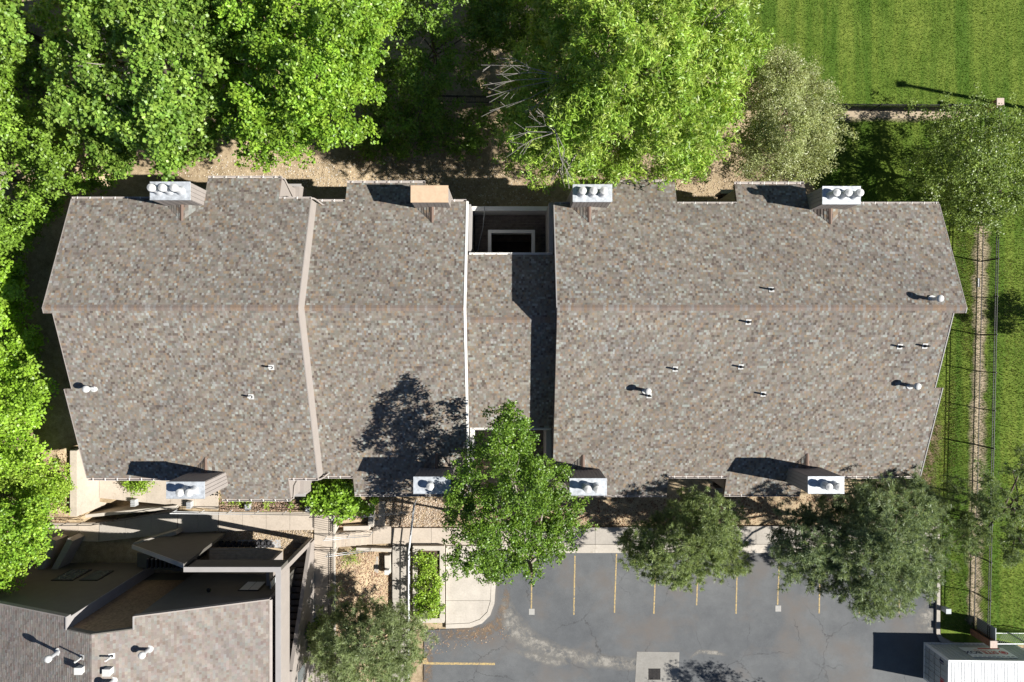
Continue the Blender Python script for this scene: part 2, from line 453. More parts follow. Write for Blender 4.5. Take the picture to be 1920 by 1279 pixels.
def roof_slab(B, mat='roof_edge'):
    m = MB(); T = 0.24
    def add(x0, x1, ya, yb):   # ya nearer ridge
        za, zb = roofz(B, ya), roofz(B, yb)
        if ya > yb: (ya, za), (yb, zb) = (yb, zb), (ya, za)
        m.hexa([(x0, ya, za - T), (x1, ya, za - T), (x1, yb, zb - T), (x0, yb, zb - T)], [(x0, ya, za), (x1, ya, za), (x1, yb, zb), (x0, yb, zb)])
    add(B['x0'], B['x1'], B['Yr'], B['yN'])
    for a, b, y in B['bN']: add(a, b, B['yN'], y)
    for (t0, t1, a0, a1) in south_strips(B): add(a0, a1, B['Yr'] - t0, B['Yr'] - t1)
    for a, b, y in B['bS']: add(a, b, B['yS'], y)
    return m.build('roof', mat, bld)
def south_strips(B):
    tm = B['Yr'] - B['yS']; x0, x1 = B['x0'], B['x1']
    if 'notch' not in B: return [(0, tm, x0, x1)]
    nx_, ny = B['notch']; tn = B['Yr'] - ny; tr = 0.28
    if B is BL: return [(0, tr, x0, x1), (tr, tn, nx_, x1), (tn, tm, x0 + 0.05, x1)]
    return [(0, tr, x0, x1), (tr, tn, x0, nx_), (tn, tm, x0, x1 - 0.2)]
def roof_block(B, seed):
    r = roof_slab(B)
    c = math.cos(math.atan(SL)); s_ = math.sin(math.atan(SL))
    def ivN(t):
        y = B['Yr'] + t
        if y <= B['yN']: return [(B['x0'], B['x1'])]
        return [(a, b) for a, b, ye in B['bN'] if y <= ye]
    def ivS(t):
        y = B['Yr'] - t
        if y >= B['yS']:
            for t0, t1, a0, a1 in south_strips(B):
                if t0 <= t <= t1: return [(a0, a1)]
            return []
        return [(a, b) for a, b, ye in B['bS'] if y >= ye]
    tN = max([B['yN']] + [q[2] for q in B['bN']]) - B['Yr']
    tS = B['Yr'] - min([B['yS']] + [q[2] for q in B['bS']])
    # faces wound so that normals point up
    shingles('shingles', r, ivN, lambda a, t: Vector((-a, B['Yr'] + t, B['Zr'] - SL * t)) if False else Vector((a, B['Yr'] + t, B['Zr'] - SL * t)), (0, s_, c), tN, seed=seed)
    shingles('shingles', r, ivS, lambda a, t: Vector((a, B['Yr'] - t, B['Zr'] - SL * t)), (0, -s_, c), tS, seed=seed + 1)
    # ridge caps
    rr = np.random.default_rng(seed + 5); m = MB(); x = B['x0']
    pal = [(0.205, 0.165, 0.138), (0.19, 0.16, 0.138), (0.225, 0.21, 0.195), (0.22, 0.16, 0.115), (0.195, 0.155, 0.132)]
    while x < B['x1'] - 0.05:
        x2 = min(x + 0.14, B['x1']); cc = np.array(pal[rr.integers(len(pal))]) * rr.uniform(0.88, 1.12)
        hw = 0.16; zt = B['Zr'] + 0.012
        y = B['Yr']; e = 0.010
        m.add([(x, y - hw, zt - SL * hw), (x2, y - hw, zt - SL * hw + e), (x2, y, zt + e + 0.01), (x, y, zt + 0.01), (x, y + hw, zt - SL * hw), (x2, y + hw, zt - SL * hw + e)],
              [(0, 1, 2, 3), (3, 2, 5, 4)], tuple(cc))
        x = x2
    stuff(m.build('ridge_cap', 'shingle', r))
    return r
for i, B in enumerate((BL, BM, BR, BC)): roof_block(B, 100 + 10 * i)

# walls under the roofs
def wall_box(x0, x1, y0, y1, z0, z1, mat='siding', name='wall'):
    return MB().box(x0, x1, y0, y1, z0, z1).build(name, mat, bld)
def gable_body(B, zb, inset=0.35):
    m = MB(); x0, x1 = B['x0'] + inset, B['x1'] - inset; yS, yN = B['yS'] + 0.45, B['yN'] - 0.45
    if B in (BM,): x0 = B['x0'] + 0.02
    if B is BL: x1 = B['x1'] - 0.03; x0 = B['x0'] + 0.75
    if B is BR: x1 = B['x1'] - 0.95
    pts = [(yS, zb), (yN, zb), (yN, roofz(B, yN) - 0.26), (B['Yr'], B['Zr'] - 0.26), (yS, roofz(B, yS) - 0.26)]
    v = [(x0, *p) for p in pts] + [(x1, *p) for p in pts]
    m.add(v, [(0, 1, 2, 3, 4)[::-1], (5, 6, 7, 8, 9), (0, 1, 6, 5)[::-1], (1, 2, 7, 6)[::-1], (2, 3, 8, 7)[::-1], (3, 4, 9, 8)[::-1], (4, 0, 5, 9)[::-1]])
    return m.build('wall', 'siding', bld)
gable_body(BL, 0.3); gable_body(BM, -0.4); gable_body(BR, -0.4, 0.03)
# stepped wall where the left section rises above the middle one
def step_wall(x, Bhi, Blo, th, mat, ya, yb, lo_off=-0.4):
    ys_ = [ya, Bhi['Yr'], yb]
    m = MB(); v = []
    for y in ys_:
        zh = roofz(Bhi, y) + 0.02; zl = min(roofz(Blo, y) if Blo else -0.4, zh - 0.3) + lo_off
        v += [(x - th, y, zl), (x, y, zl), (x, y, zh), (x - th, y, zh)]
    fs = []
    for i in range(2):
        o = 4 * i
        fs += [(o + 1, o + 5, o + 6, o + 2), (o + 2, o + 6, o + 7, o + 3), (o + 3, o + 7, o + 4, o)]
    fs += [(0, 1, 2, 3), (11, 10, 9, 8)]
    m.add(v, fs); return m.build('step_wall', mat, bld)
step_wall(-10.56, BL, BM, 0.06, 'trim_beige', BL['yS'] + 0.02, BL['yN'] - 0.02)
# rake trims of the gables facing the sunken centre
def rake(B, x, wdt, mat, up=0.035, name='rake_trim'):
    segs = [(x, B['Yr'], B['yN'] + 0.02)]
    for t0, t1, a0, a1 in south_strips(B):
        xx = x if 'notch' not in B else (a0 - wdt if x < 0 else a1)
        segs.append((xx, B['Yr'] - t0, B['Yr'] - t1))
    for x, ya, yb in segs:
        m = MB(); za, zb = roofz(B, ya) + up, roofz(B, yb) + up
        if ya > yb: (ya, za), (yb, zb) = (yb, zb), (ya, za)
        m.hexa([(x, ya, za - 0.34), (x + wdt, ya, za - 0.34), (x + wdt, yb, zb - 0.34), (x, yb, zb - 0.34)], [(x, ya, za), (x + wdt, ya, za), (x + wdt, yb, zb), (x, yb, zb)])
        m.build(name, mat, bld)
rake(BM, -2.25, 0.12, 'trim_white'); rake(BR, 2.60, 0.05, 'trim_grey'); rake(BL, -23.58, 0.04, 'trim_beige', 0.02); rake(BR, 24.0, 0.04, 'trim_beige', 0.02)

# gutters with hangers
def gutter(x0, x1, y, z, sg, mat='gutter_paint'):
    wv = 0.13; m = MB()
    y0, y1 = (y, y + sg * wv)
    m.box(x0, x1, y0 + sg * 0.012, y1 - sg * 0.012, z - 0.13, z - 0.118)
    m.box(x0, x1, y0 + sg * 0.001, y0 + sg * 0.012, z - 0.13, z - 0.03); m.box(x0, x1, y1 - sg * 0.03, y1, z - 0.13, z - 0.012)
    m.box(x0, x0 + 0.012, y0 + sg * 0.012, y1 - sg * 0.03, z - 0.118, z - 0.02); m.box(x1 - 0.012, x1, y0 + sg * 0.012, y1 - sg * 0.03, z - 0.118, z - 0.02)
    o = m.build('gutter', mat, bld)
    h = MB(); x = x0 + 0.3
    while x < x1 - 0.1:
        h.box(x, x + 0.03, y0 - sg * 0.06, y1, z - 0.011, z + 0.012); x += 0.68
    if h.v: stuff(h.build('gutter_hanger', 'trim_white', o))
    return o
def eaves(B, side):
    bs = B['bN'] if side > 0 else B['bS']; ym = B['yN'] if side > 0 else B['yS']
    x = B['x0'] + (0.05 if B is BL and side < 0 else 0); xe = B['x1'] - (0.2 if B is BR and side < 0 else 0)
    for a, b, y in sorted(bs):
        if a - x > 0.3: gutter(x, a - 0.02, ym, roofz(B, ym), side)
        gutter(a, b, y, roofz(B, y), side); x = b + 0.02
    if xe - x > 0.3: gutter(x, xe, ym, roofz(B, ym), side)
for B in (BL, BM, BR): eaves(B, 1); eaves(B, -1)
gutter(BC['x0'] + 0.14, BC['x1'] - 0.08, BC['yN'], roofz(BC, BC['yN']), 1, 'trim_white'); gutter(BC['x0'] + 0.14, BC['x1'] - 0.08, BC['yS'], roofz(BC, BC['yS']), -1, 'trim_white')
# downspout elbows at the step
for (ye, ym, sg) in ((BL['yN'], BM['yN'], 1), (BL['yS'], BM['yS'], -1)):
    zt = roofz(BL, ye) - 0.1; zb = roofz(BM, ym) - 0.02
    MB().tube([(-10.62, ye + sg * 0.08, zt), (-10.5, ye + sg * 0.08, zt - 0.1), (-10.42, ye + sg * 0.06, zt - 0.45), (-10.36, ye - sg * 0.0, zb + 0.2), (-10.2, ye - sg * 0.12, zb + 0.08), (-10.0, ye - sg * 0.16, zb + 0.06)], 0.05, 8).build('downspout', 'trim_beige', bld, True)

# chimneys
def chimney(B, x0, x1, ya, yb, zt, sg, flues, top='sheet_metal', broken=None):
    c = bpy.data.objects.new('chimney', None); col.objects.link(c); c.parent = bld
    zb = 0.0
    yi, yo = (ya, yb)          # yi inner (towards ridge), yo outer
    y0, y1 = min(ya, yb), max(ya, yb)
    MB().box(x0 + 0.02, x1 - 0.02, y0 + 0.02, y1 - 0.02, zb, zt - 0.05).build('core', 'siding', c)
    # vertical siding boards
    bw = 0.2; proto = None
    for side in ('i', 'o', 'w', 'e'):
        if side in 'io':
            n = int(round((x1 - x0) / bw))
            for k in range(n):
                a = x0 + (x1 - x0) * k / n + 0.012; b = x0 + (x1 - x0) * (k + 1) / n - 0.012
                yy = yi if side == 'i' else yo; d = 0.022 * (-sg if side == 'i' else sg)
                zlo = roofz(B, yi) - 0.3 if side == 'i' else 0.4
                MB().box(a, b, yy, yy + d - (0.004 * (k % 2)) * (1 if d > 0 else -1), zlo, zt - 0.06).build('siding_board', 'siding', c)
        else:
            n = max(3, int(round((y1 - y0) / bw)))
            for k in range(n):
                a = y0 + (y1 - y0) * k / n + 0.010; b = y0 + (y1 - y0) * (k + 1) / n - 0.010
                xx = x0 if side == 'w' else x1; d = 0.022 * (-1 if side == 'w' else 1)
                MB().box(xx, xx + d, a, b, 0.4, zt - 0.06).build('siding_board', 'siding', c)
    o = 0.035
    m = MB(); m.box(x0 - o, x1 + o, y0 - o, y1 + o, zt - 0.06, zt)
    m.box(x0 - o, x1 + o, y0 - o, y0 - o + 0.025, zt, zt + 0.018); m.box(x0 - o, x1 + o, y1 + o - 0.025, y1 + o, zt, zt + 0.018)
    m.build('chimney_cap', top, c)
    for i, (fx, hh) in enumerate(flues):
        cx = x0 + fx; cy = (y0 + y1) / 2 + sg * 0.0
        m = MB()
        m.lathe((cx, cy, zt), [(0.24, 0.001), (0.24, 0.02), (0.17, 0.12), (0.165, hh - 0.1), (0.15, hh - 0.1), (0.15, hh - 0.02)], 24)
        f = m.build('flue', 'galvanised', c, False)
        MB().lathe((cx, cy, zt + hh), [(0.05, -0.10), (0.195, -0.10), (0.205, -0.09), (0.205, 0.03), (0.19, 0.05), (0.06, 0.115), (0.01, 0.125)], 24).build('flue_hood', 'vent_white', c)
    if broken is not None:
        cx = x0 + broken; cy = (y0 + y1) / 2
        MB().lathe((cx, cy, zt), [(0.2, 0.002), (0.2, 0.1), (0.17, 0.1), (0.16, 0.03), (0.05, 0.03)], 22).build('flue', 'galvanised', c)
        MB().box(cx - 0.08, cx + 0.12, cy - 0.03, cy + 0.03, zt + 0.1, zt + 0.15).build('flue_bracket', 'galvanised', c)
    # cricket: small shingled saddle against the roof side
    xm = (x0 + x1) / 2; hw = (x1 - x0) / 2; hr = 0.34; Lc = hr / SL
    zr = roofz(B, yi)
    yt = yi - sg * (Lc + 0.0)
    A = Vector((xm, yi, zr + hr)); Bp = Vector((xm, yi - sg * Lc, zr + SL * Lc)); W = Vector((xm - hw * 0.95, yi, zr)); E = Vector((xm + hw * 0.95, yi, zr))
    m = MB(); m.add([A, Bp, W, E, (xm, yi, zr - 0.2)], [(0, 1, 2), (1, 0, 3), (0, 2, 4), (0, 4, 3)], (0.15, 0.118, 0.095))
    rr = np.random.default_rng(int(abs(x0) * 100)); 
    for sd, Q in ((-1, W), (1, E)):
        ncs = 6
        for k in range(ncs):           # courses run from the saddle ridge to the valley
            u0, u1 = k / ncs, (k + 1) / ncs
            p0 = A.lerp(Q, u0); p1 = A.lerp(Q, u1); q0 = Bp.lerp(Q, u0); q1 = Bp.lerp(Q, u1)
            nseg = max(1, int((p0 - q0).length / 0.17))
            for s_ in range(nseg):
                a, b = s_ / nseg, (s_ + 1) / nseg
                cc = np.array(PAL_MAIN[rr.integers(8)][0]) * rr.uniform(0.85, 1.15)
                up = Vector((0, 0, 0.012)); up2 = Vector((0, 0, 0.034))
                vs = [p0.lerp(q0, a) + up, p0.lerp(q0, b) + up, p1.lerp(q1, b) + up2, p1.lerp(q1, a) + up2, p1.lerp(q1, b), p1.lerp(q1, a)]
                m.add(vs, [(0, 1, 2, 3), (3, 2, 4, 5)], tuple(cc))
    m.add([A + Vector((-0.11, 0, 0.0)), A + Vector((0, 0, 0.05)), A + Vector((0.11, 0, 0.0)), Bp + Vector((-0.08, 0, 0.01)), Bp + Vector((0, 0, 0.05)), Bp + Vector((0.08, 0, 0.01))],
          [(0, 1, 4, 3), (1, 2, 5, 4)], (0.17, 0.12, 0.095))
    m.build('cricket', 'shingle', c)
    return c
F3 = [(0.42, 0.6), (0.98, 0.6), (1.52, 0.6)]; F3e = [(0.45, 0.42), (1.08, 0.42), (1.68, 0.42)]
F2 = [(0.95, 0.42), (1.52, 0.42)]; F2b = [(0.85, 0.40), (1.42, 0.40)]
def chim(B, pa, pb, pn, ps, zt, sg, flues, top='sheet_metal', broken=None):
    d = (H - zt) / F; yn, ys_ = (CY - pn) * d, (CY - ps) * d
    chimney(B, (pa - CX) * d + 0.035, (pb - CX) * d - 0.035, *((ys_, yn) if sg > 0 else (yn, ys_)), zt, sg, flues, top, broken)
chim(BL, 281, 356.5, 342, 374, 10.5, 1, [(0.42, 0.75), (0.98, 0.75), (1.56, 0.75)])
chim(BM, 770, 840.5, 349, 378.5, 9.5, 1, [], 'plywood')
chim(BR, 1074, 1148, 347, 377.5, 9.6, 1, F3)
chim(BR, 1542, 1614, 350.5, 382, 9.5, 1, [(0.40, 0.65), (1.02, 0.65), (1.62, 0.65)])
chim(BL, 311.5, 383.5, 904.5, 934, 10.3, -1, [(0.95, 0.6), (1.42, 0.6)])
chim(BM, 775, 845.5, 895, 925, 9.3, -1, [(0.90, 0.35)], broken=1.38)
chim(BR, 1068, 1138, 898, 928, 9.3, -1, [(0.86, 0.55), (1.38, 0.55)])
chim(BR, 1515, 1583, 894.5, 924.5, 9.2, -1, [(0.85, 0.5), (1.36, 0.5)])

# balconies under the roof bump-outs
def balcony(B, x0, x1, ye, ym, sg, zfl, zb):
    out = ye + sg * 0.22
    for (a, b) in ((x0 + 0.1, x0 + 0.25), (x1 - 0.25, x1 - 0.1)):
        m = MB(); ya, yb = ym - sg * 0.5, ye - sg * 0.25
        za, zbb = roofz(B, ya) - 0.26, roofz(B, yb) - 0.26
        lo = min(ya, yb), max(ya, yb)
        zz = (za, zbb) if ya < yb else (zbb, za)
        m.hexa([(a, lo[0], zb), (b, lo[0], zb), (b, lo[1], zb), (a, lo[1], zb)], [(a, lo[0], zz[0]), (b, lo[0], zz[0]), (b, lo[1], zz[1]), (a, lo[1], zz[1])])
        m.build('balcony_side_wall', 'siding', bld)
    MB().box(x0 + 0.1, x1 + 0.25, out - sg * 0.14, out, zfl - 0.2, zfl + 1.05).build('balcony_parapet', 'siding', bld)
    MB().box(x0 + 0.05, x1 + 0.3, out - sg * 0.19, out + sg * 0.05, zfl + 1.052, zfl + 1.11).build('balcony_cap', 'trim_grey', bld)
    MB().box(x0 + 0.26, x1 - 0.26, min(ym - sg * 0.4, out - sg * 0.15), max(ym - sg * 0.4, out - sg * 0.15), zfl - 0.2, zfl).build('balcony_floor', 'deck_wood', bld)
    MB().box(x1 - 0.09, x1 + 0.25, min(ym, out - sg * 0.15), max(ym, out - sg * 0.15), zfl - 0.2, zfl + 1.3).build('balcony_end_wall', 'siding', bld)
for B, zf, zb in ((BL, 4.6, 0.9), (BM, 3.6, -0.1), (BR, 3.6, -0.1)):
    for a, b, y in B['bN']: balcony(B, a, b, y, B['yN'], 1, zf, zb)
    for a, b, y in B['bS']: balcony(B, a, b, y, B['yS'], -1, zf - 0.6, zb)
# tall lit end wall of the left north and south bump-outs
for (B, i, side) in ((BL, 'bN', 1), (BL, 'bS', -1)):
    a, b, y = B[i][0]; ym = B['yN'] if side > 0 else B['yS']
    m = MB(); ya, yb = (ym - side * 0.2, y - side * 0.06); lo, hi = min(ya, yb), max(ya, yb)
    zl, zh = roofz(B, lo) - 0.05, roofz(B, hi) - 0.05
    m.hexa([(b - 0.06, lo, 0.9), (b + 0.02, lo, 0.9), (b + 0.02, hi, 0.9), (b - 0.06, hi, 0.9)], [(b - 0.06, lo, zl), (b + 0.02, lo, zl), (b + 0.02, hi, zh), (b - 0.06, hi, zh)])
    m.build('end_wall', 'trim_beige', bld)
    MB().tube([(b - 0.1, y + side * 0.06, zh if side > 0 else zl), (b + 0.08, y + side * 0.02, (zh if side > 0 else zl) - 0.25), (b + 0.1, (y + ym) / 2, 6.6), (b + 0.1, ym + side * 0.1, 5.2), (b + 0.1, ym + side * 0.1, 1.0)], 0.045, 6).build('downspout', 'trim_beige', bld, True)

# sunken north court between the wings: deck, parapet and light well
yPN = 7.82; zD = 3.3
MB().box(-2.1, 2.62, yPN - 0.02, yPN + 0.24, 0.0, 4.6).build('parapet', 'trim_white', bld)
MB().box(-2.2, -2.05, BC['yN'] + 0.1, yPN - 0.03, 0.0, 6.6).build('court_wall', 'trim_grey', bld)
MB().box(2.40, 2.64, BC['yN'] + 0.1, yPN - 0.03, 0.0, 7.1).build('court_wall', 'trim_grey', bld)
MB().box(-2.12, -2.0 + 0.02, BC['yS'] - 2.2, BC['yS'] - 0.1, 0.0, 6.0).build('court_wall', 'trim_white', bld)
MB().box(2.3, 2.62, BC['yS'] - 2.2, BC['yS'] - 0.1, 0.0, 5.9).build('court_wall', 'trim_grey', bld)
# board floor around the well
wx0, wx1, wy1 = -1.14, 1.72, 6.72
nb = 20; y = 4.3
for k in range(nb):
    y0 = 4.3 + (yPN - 0.04 - 4.3) * k / nb; y1 = 4.3 + (yPN - 0.04 - 4.3) * (k + 1) / nb - 0.012
    dz = R.uniform(-0.006, 0.006)
    segs = [(-1.97, 2.39)] if y0 > wy1 else [(-1.97, wx0), (wx1, 2.39)]
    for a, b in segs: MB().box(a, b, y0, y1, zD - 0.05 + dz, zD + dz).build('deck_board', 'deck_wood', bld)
fr = [(wx0, wx0 + 0.2, 4.3, wy1 - 0.2), (wx1 - 0.2, wx1, 4.3, wy1 - 0.2), (wx0, wx1, wy1 - 0.2, wy1)]
for a in fr: MB().box(*a, 3.6, zD + 0.85).build('well_curb', 'trim_white', bld)
MB().box(wx0 + 0.2, wx1 - 0.2, 4.3, wy1 - 0.2, 0.2, 0.4).build('well_floor', 'soil_dark', bld)
MB().box(-2.1, 2.6, 4.2, yPN, zD - 0.5, zD - 0.08).build('deck_frame', 'deck_wood', bld) if False else None
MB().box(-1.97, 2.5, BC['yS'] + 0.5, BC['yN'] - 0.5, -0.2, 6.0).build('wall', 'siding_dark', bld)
for k in range(9):
    y1 = BC['yS'] - 0.05 - k * 0.26
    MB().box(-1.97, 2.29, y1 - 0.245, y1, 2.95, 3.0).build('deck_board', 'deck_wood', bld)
cab = [(-1.35, 8.02, 4.66), (-1.35, 7.6, 4.6), (-1.45, 6.9, 3.9), (-1.65, 6.2, 3.5), (-1.8, 5.5, 3.4), (-1.83, 4.9, 3.36)]
MB().tube(cab, 0.022, 6).build('cable', 'galvanised', bld, True)

# vents on the main roof
def roof_plane_z(x, y):
    for B in (BL, BM, BR, BC):
        if B['x0'] <= x <= B['x1']: return roofz(B, y)
    return 8
def on_roof(px, py):
    z = 8.5
    for _ in range(8):
        p = P(px, py, z); z = roof_plane_z(p.x, p.y)
    return P(px, py, z)
def mushroom(px, py, parent=bld, hh=0.75, p=None):
    p = p or on_roof(px, py)
    v = MB().lathe(p, [(0.14, -0.15), (0.14, 0.02), (0.095, 0.06), (0.09, hh - 0.12)], 18).build('roof_vent', 'galvanised', parent)
    MB().lathe(p, [(0.06, hh - 0.16), (0.15, hh - 0.17), (0.185, hh - 0.12), (0.185, hh - 0.02), (0.15, hh + 0.03), (0.07, hh + 0.06), (0.01, hh + 0.065)], 20).build('vent_hood', 'vent_white', v, True)
    MB().lathe(p, [(0.2, -0.12), (0.2, 0.02), (0.14, 0.03)], 18).build('flashing', 'vent_white', v)
for a in ((1747, 561), (1210, 732), (1706, 723), (176, 728)): mushroom(*a)
def stack_pipe(px, py, parent=bld, p=None, slope=(0, SL), rad=0.05, hh=0.42, boot='black_rubber'):
    p = p or on_roof(px, py)
    sy = -1 if p.y < 1.6 else 1
    v = MB().tube([p + Vector((0, 0, -0.2)), p + Vector((0, 0, hh))], rad, 10).build('vent_pipe', boot, parent, False)
    m = MB(); wv = 0.14
    def zz(dx, dy): return p.z - (SL * sy * dy if slope[1] else 0) - slope[0] * dx + 0.03
    q = [(-wv, -wv), (wv, -wv), (wv, wv), (-wv, wv)]
    m.hexa([(p.x + a, p.y + b, zz(a, b) - 0.03) for a, b in q], [(p.x + a, p.y + b, zz(a, b)) for a, b in q])
    m.build('flashing', 'vent_white', v)
    MB().lathe(p, [(0.085, 0.02), (0.075, 0.07), (rad + 0.01, 0.13)], 12).build('boot', 'black_rubber', v)
for a in ((1446, 543), (1403, 604), (1389, 688), (1266, 692), (1217, 742), (1431, 739), (1687, 650), (1734, 649)): stack_pipe(*a)
for a in ((509, 689), (471, 744)): stack_pipe(*a, boot='vent_white')

# ------------------------------------------------------------------ neighbouring building (south-west)
nb_ = thing('house', 'townhouse with pinkish shingle roof, dark shaded gable wall and outside stair', 'building')
NR = dict(X=-21.4, Z=10.5, s=0.375, yg=-14.56, yn=-15.2, ys=-32.0, xe=-13.30, xw=-31.5)
def nz_roof(x): return NR['Z'] - NR['s'] * abs(x - NR['X'])
m = MB(); T = 0.24
def nslab(x0, x1, y0, y1):
    za, zb = nz_roof(x0), nz_roof(x1)
    m.hexa([(x0, y0, za - T), (x1, y0, zb - T), (x1, y1, zb - T), (x0, y1, za - T)], [(x0, y0, za), (x1, y0, zb), (x1, y1, zb), (x0, y1, za)])
NXW, NXE = -23.1, -19.6
nslab(NR['xw'], NXW, NR['ys'], NR['yg']); nslab(NXW, NR['X'], NR['ys'], NR['yn']); nslab(NR['X'], NXE, NR['ys'], NR['yn']); nslab(NXE, NR['xe'], NR['ys'], NR['yg'])
nroof = m.build('roof', 'roof_edge', nb_)
cs = math.cos(math.atan(NR['s'])); sn = math.sin(math.atan(NR['s']))
def nivE(t): return [(NR['ys'], NR['yn'] if NR['X'] + t < NXE else NR['yg'])]
def nivW(t): return [(NR['ys'], NR['yn'] if NR['X'] - t > NXW else NR['yg'])]
shingles('shingles', nroof, nivE, lambda a, t: Vector((NR['X'] + t, a, NR['Z'] - NR['s'] * t)), (sn, 0, cs), NR['xe'] - NR['X'], pal=PAL_SW, wmin=0.10, wmax=0.24, seed=300)
shingles('shingles', nroof, nivW, lambda a, t: Vector((NR['X'] - t, a, NR['Z'] - NR['s'] * t)), (-sn, 0, cs), NR['X'] - NR['xw'], pal=PAL_SW, wmin=0.10, wmax=0.24, seed=310)
def gwall(x0, x1, y0, y1, zb, mat, name='wall'):
    mm = MB(); za, zc = nz_roof(x0) - T, nz_roof(x1) - T
    mm.hexa([(x0, y0, zb), (x1, y0, zb), (x1, y1, zb), (x0, y1, zb)], [(x0, y0, za), (x1, y0, zc), (x1, y1, zc), (x0, y1, za)])
    return mm.build(name, mat, nb_)
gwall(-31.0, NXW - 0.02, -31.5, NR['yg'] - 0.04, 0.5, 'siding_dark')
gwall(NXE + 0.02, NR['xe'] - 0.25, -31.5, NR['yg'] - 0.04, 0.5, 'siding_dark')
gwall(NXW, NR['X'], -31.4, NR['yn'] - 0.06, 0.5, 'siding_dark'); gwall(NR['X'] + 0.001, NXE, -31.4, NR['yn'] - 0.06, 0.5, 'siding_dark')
# shingle cladding in the recessed gable (courses of boards)
for k in range(30):
    z0 = 2.4 + k * 0.26; z1 = z0 + 0.25
    hw = min(1.74, max(0.0, (NR['Z'] - T - z1 - 0.02) / NR['s']))
    if hw <= 0.1: break
    mm = MB(); xl, xr = max(NXW + 0.02, NR['X'] - hw), min(NXE - 0.02, NR['X'] + hw)
    mm.hexa([(xl, NR['yn'] - 0.058, z0), (xr, NR['yn'] - 0.058, z0), (xr, NR['yn'] - 0.01, z0), (xl, NR['yn'] - 0.01, z0)], [(xl, NR['yn'] - 0.058, z1), (xr, NR['yn'] - 0.058, z1), (xr, NR['yn'] - 0.04, z1), (xl, NR['yn'] - 0.04, z1)])
    mm.build('cladding_board', 'cedar_board', nb_)
# rake trims
def nrake(x0, x1, y, name='rake_trim', mat='trim_beige'):
    mm = MB(); za, zb = nz_roof(x0) + 0.03, nz_roof(x1) + 0.03
    mm.hexa([(x0, y, za - 0.3), (x1, y, zb - 0.3), (x1, y + 0.06, zb - 0.3), (x0, y + 0.06, za - 0.3)], [(x0, y, za), (x1, y, zb), (x1, y + 0.06, zb), (x0, y + 0.06, za)])
    mm.build(name, mat, nb_)
nrake(NR['xw'], NXW, NR['yg'] + 0.002); nrake(NXE, NR['xe'], NR['yg'] + 0.002); nrake(NXW + 0.05, NR['X'], NR['yn'] + 0.002, mat='siding_dark'); nrake(NR['X'] + 0.001, NXE - 0.05, NR['yn'] + 0.002, mat='siding_dark')
MB().box(NXW - 0.03, NXW + 0.03, NR['yn'], NR['yg'] + 0.06, nz_roof(NXW) - 0.3, nz_roof(NXW) + 0.05).build('notch_trim', 'trim_grey', nb_)
MB().box(NXE - 0.03, NXE + 0.03, NR['yn'], NR['yg'] + 0.06, nz_roof(NXE) - 0.3, nz_roof(NXE) + 0.05).build('notch_trim', 'trim_grey', nb_)
# lit return wall of the notch
MB().box(NXW - 0.02, NXW + 0.02, NR['yn'] - 0.04, NR['yg'] - 0.05, 0.9, nz_roof(NXW) - 0.31).build('return_wall', 'trim_grey', nb_)
# windows in the shaded north wall
def nwin(x0, x1, z0, z1, y, name='window'):
    f = MB().box(x0 - 0.07, x1 + 0.07, y - 0.02, y + 0.05, z0 - 0.07, z1 + 0.07).build(name, 'black_metal', nb_)
    n = 2
    for k in range(n):
        a = x0 + (x1 - x0) * k / n + 0.02; b = x0 + (x1 - x0) * (k + 1) / n - 0.02
        MB().box(a, b, y + 0.051, y + 0.06, z0, z1).build('pane', 'skylight' if x0 > -17 else 'glass', f)
nwin(-25.9, -24.9, 2.6, 4.2, NR['yg'] - 0.04); nwin(-27.6, -26.4, 2.4, 4.2, NR['yg'] - 0.04); nwin(-15.6, -14.5, 4.6, 5.9, NR['yg'] - 0.04)
MB().lathe((-17.3, NR['yg'] + 0.06, 6.0), [(0.12, 0), (0.12, 0.1), (0.05, 0.16)], 12).build('wall_lamp', 'black_metal', nb_)
MB().lathe((-18.7, NR['yg'] + 2.0, 8.2), [(0.08, 0), (0.08, 0.1)], 10).build('wall_lamp', 'black_metal', nb_) if False else None
# low entry canopy at the foot of the notch
mm = MB(); mm.hexa([(-23.6, -14.5, 1.9), (-19.4, -14.5, 2.9), (-19.4, -13.6, 2.9), (-23.6, -13.6, 1.9)], [(-23.6, -14.5, 2.1), (-19.4, -14.5, 3.1), (-19.4, -13.6, 3.1), (-23.6, -13.6, 2.1)])
mm.build('canopy', 'siding_dark', nb_)
# west eave roof edge & gutter on the east side
MB().box(NR['xe'] + 0.005, NR['xe'] + 0.13, NR['ys'], NR['yg'], nz_roof(NR['xe']) - 0.14, nz_roof(NR['xe']) - 0.03).build('gutter', 'gutter_paint', nb_)
MB().box(NR['xe'] - 0.24, NR['xe'] + 0.0, NR['ys'], NR['yg'] - 0.06, 5.0, nz_roof(NR['xe']) - 0.26).build('eave_wall', 'trim_beige', nb_)
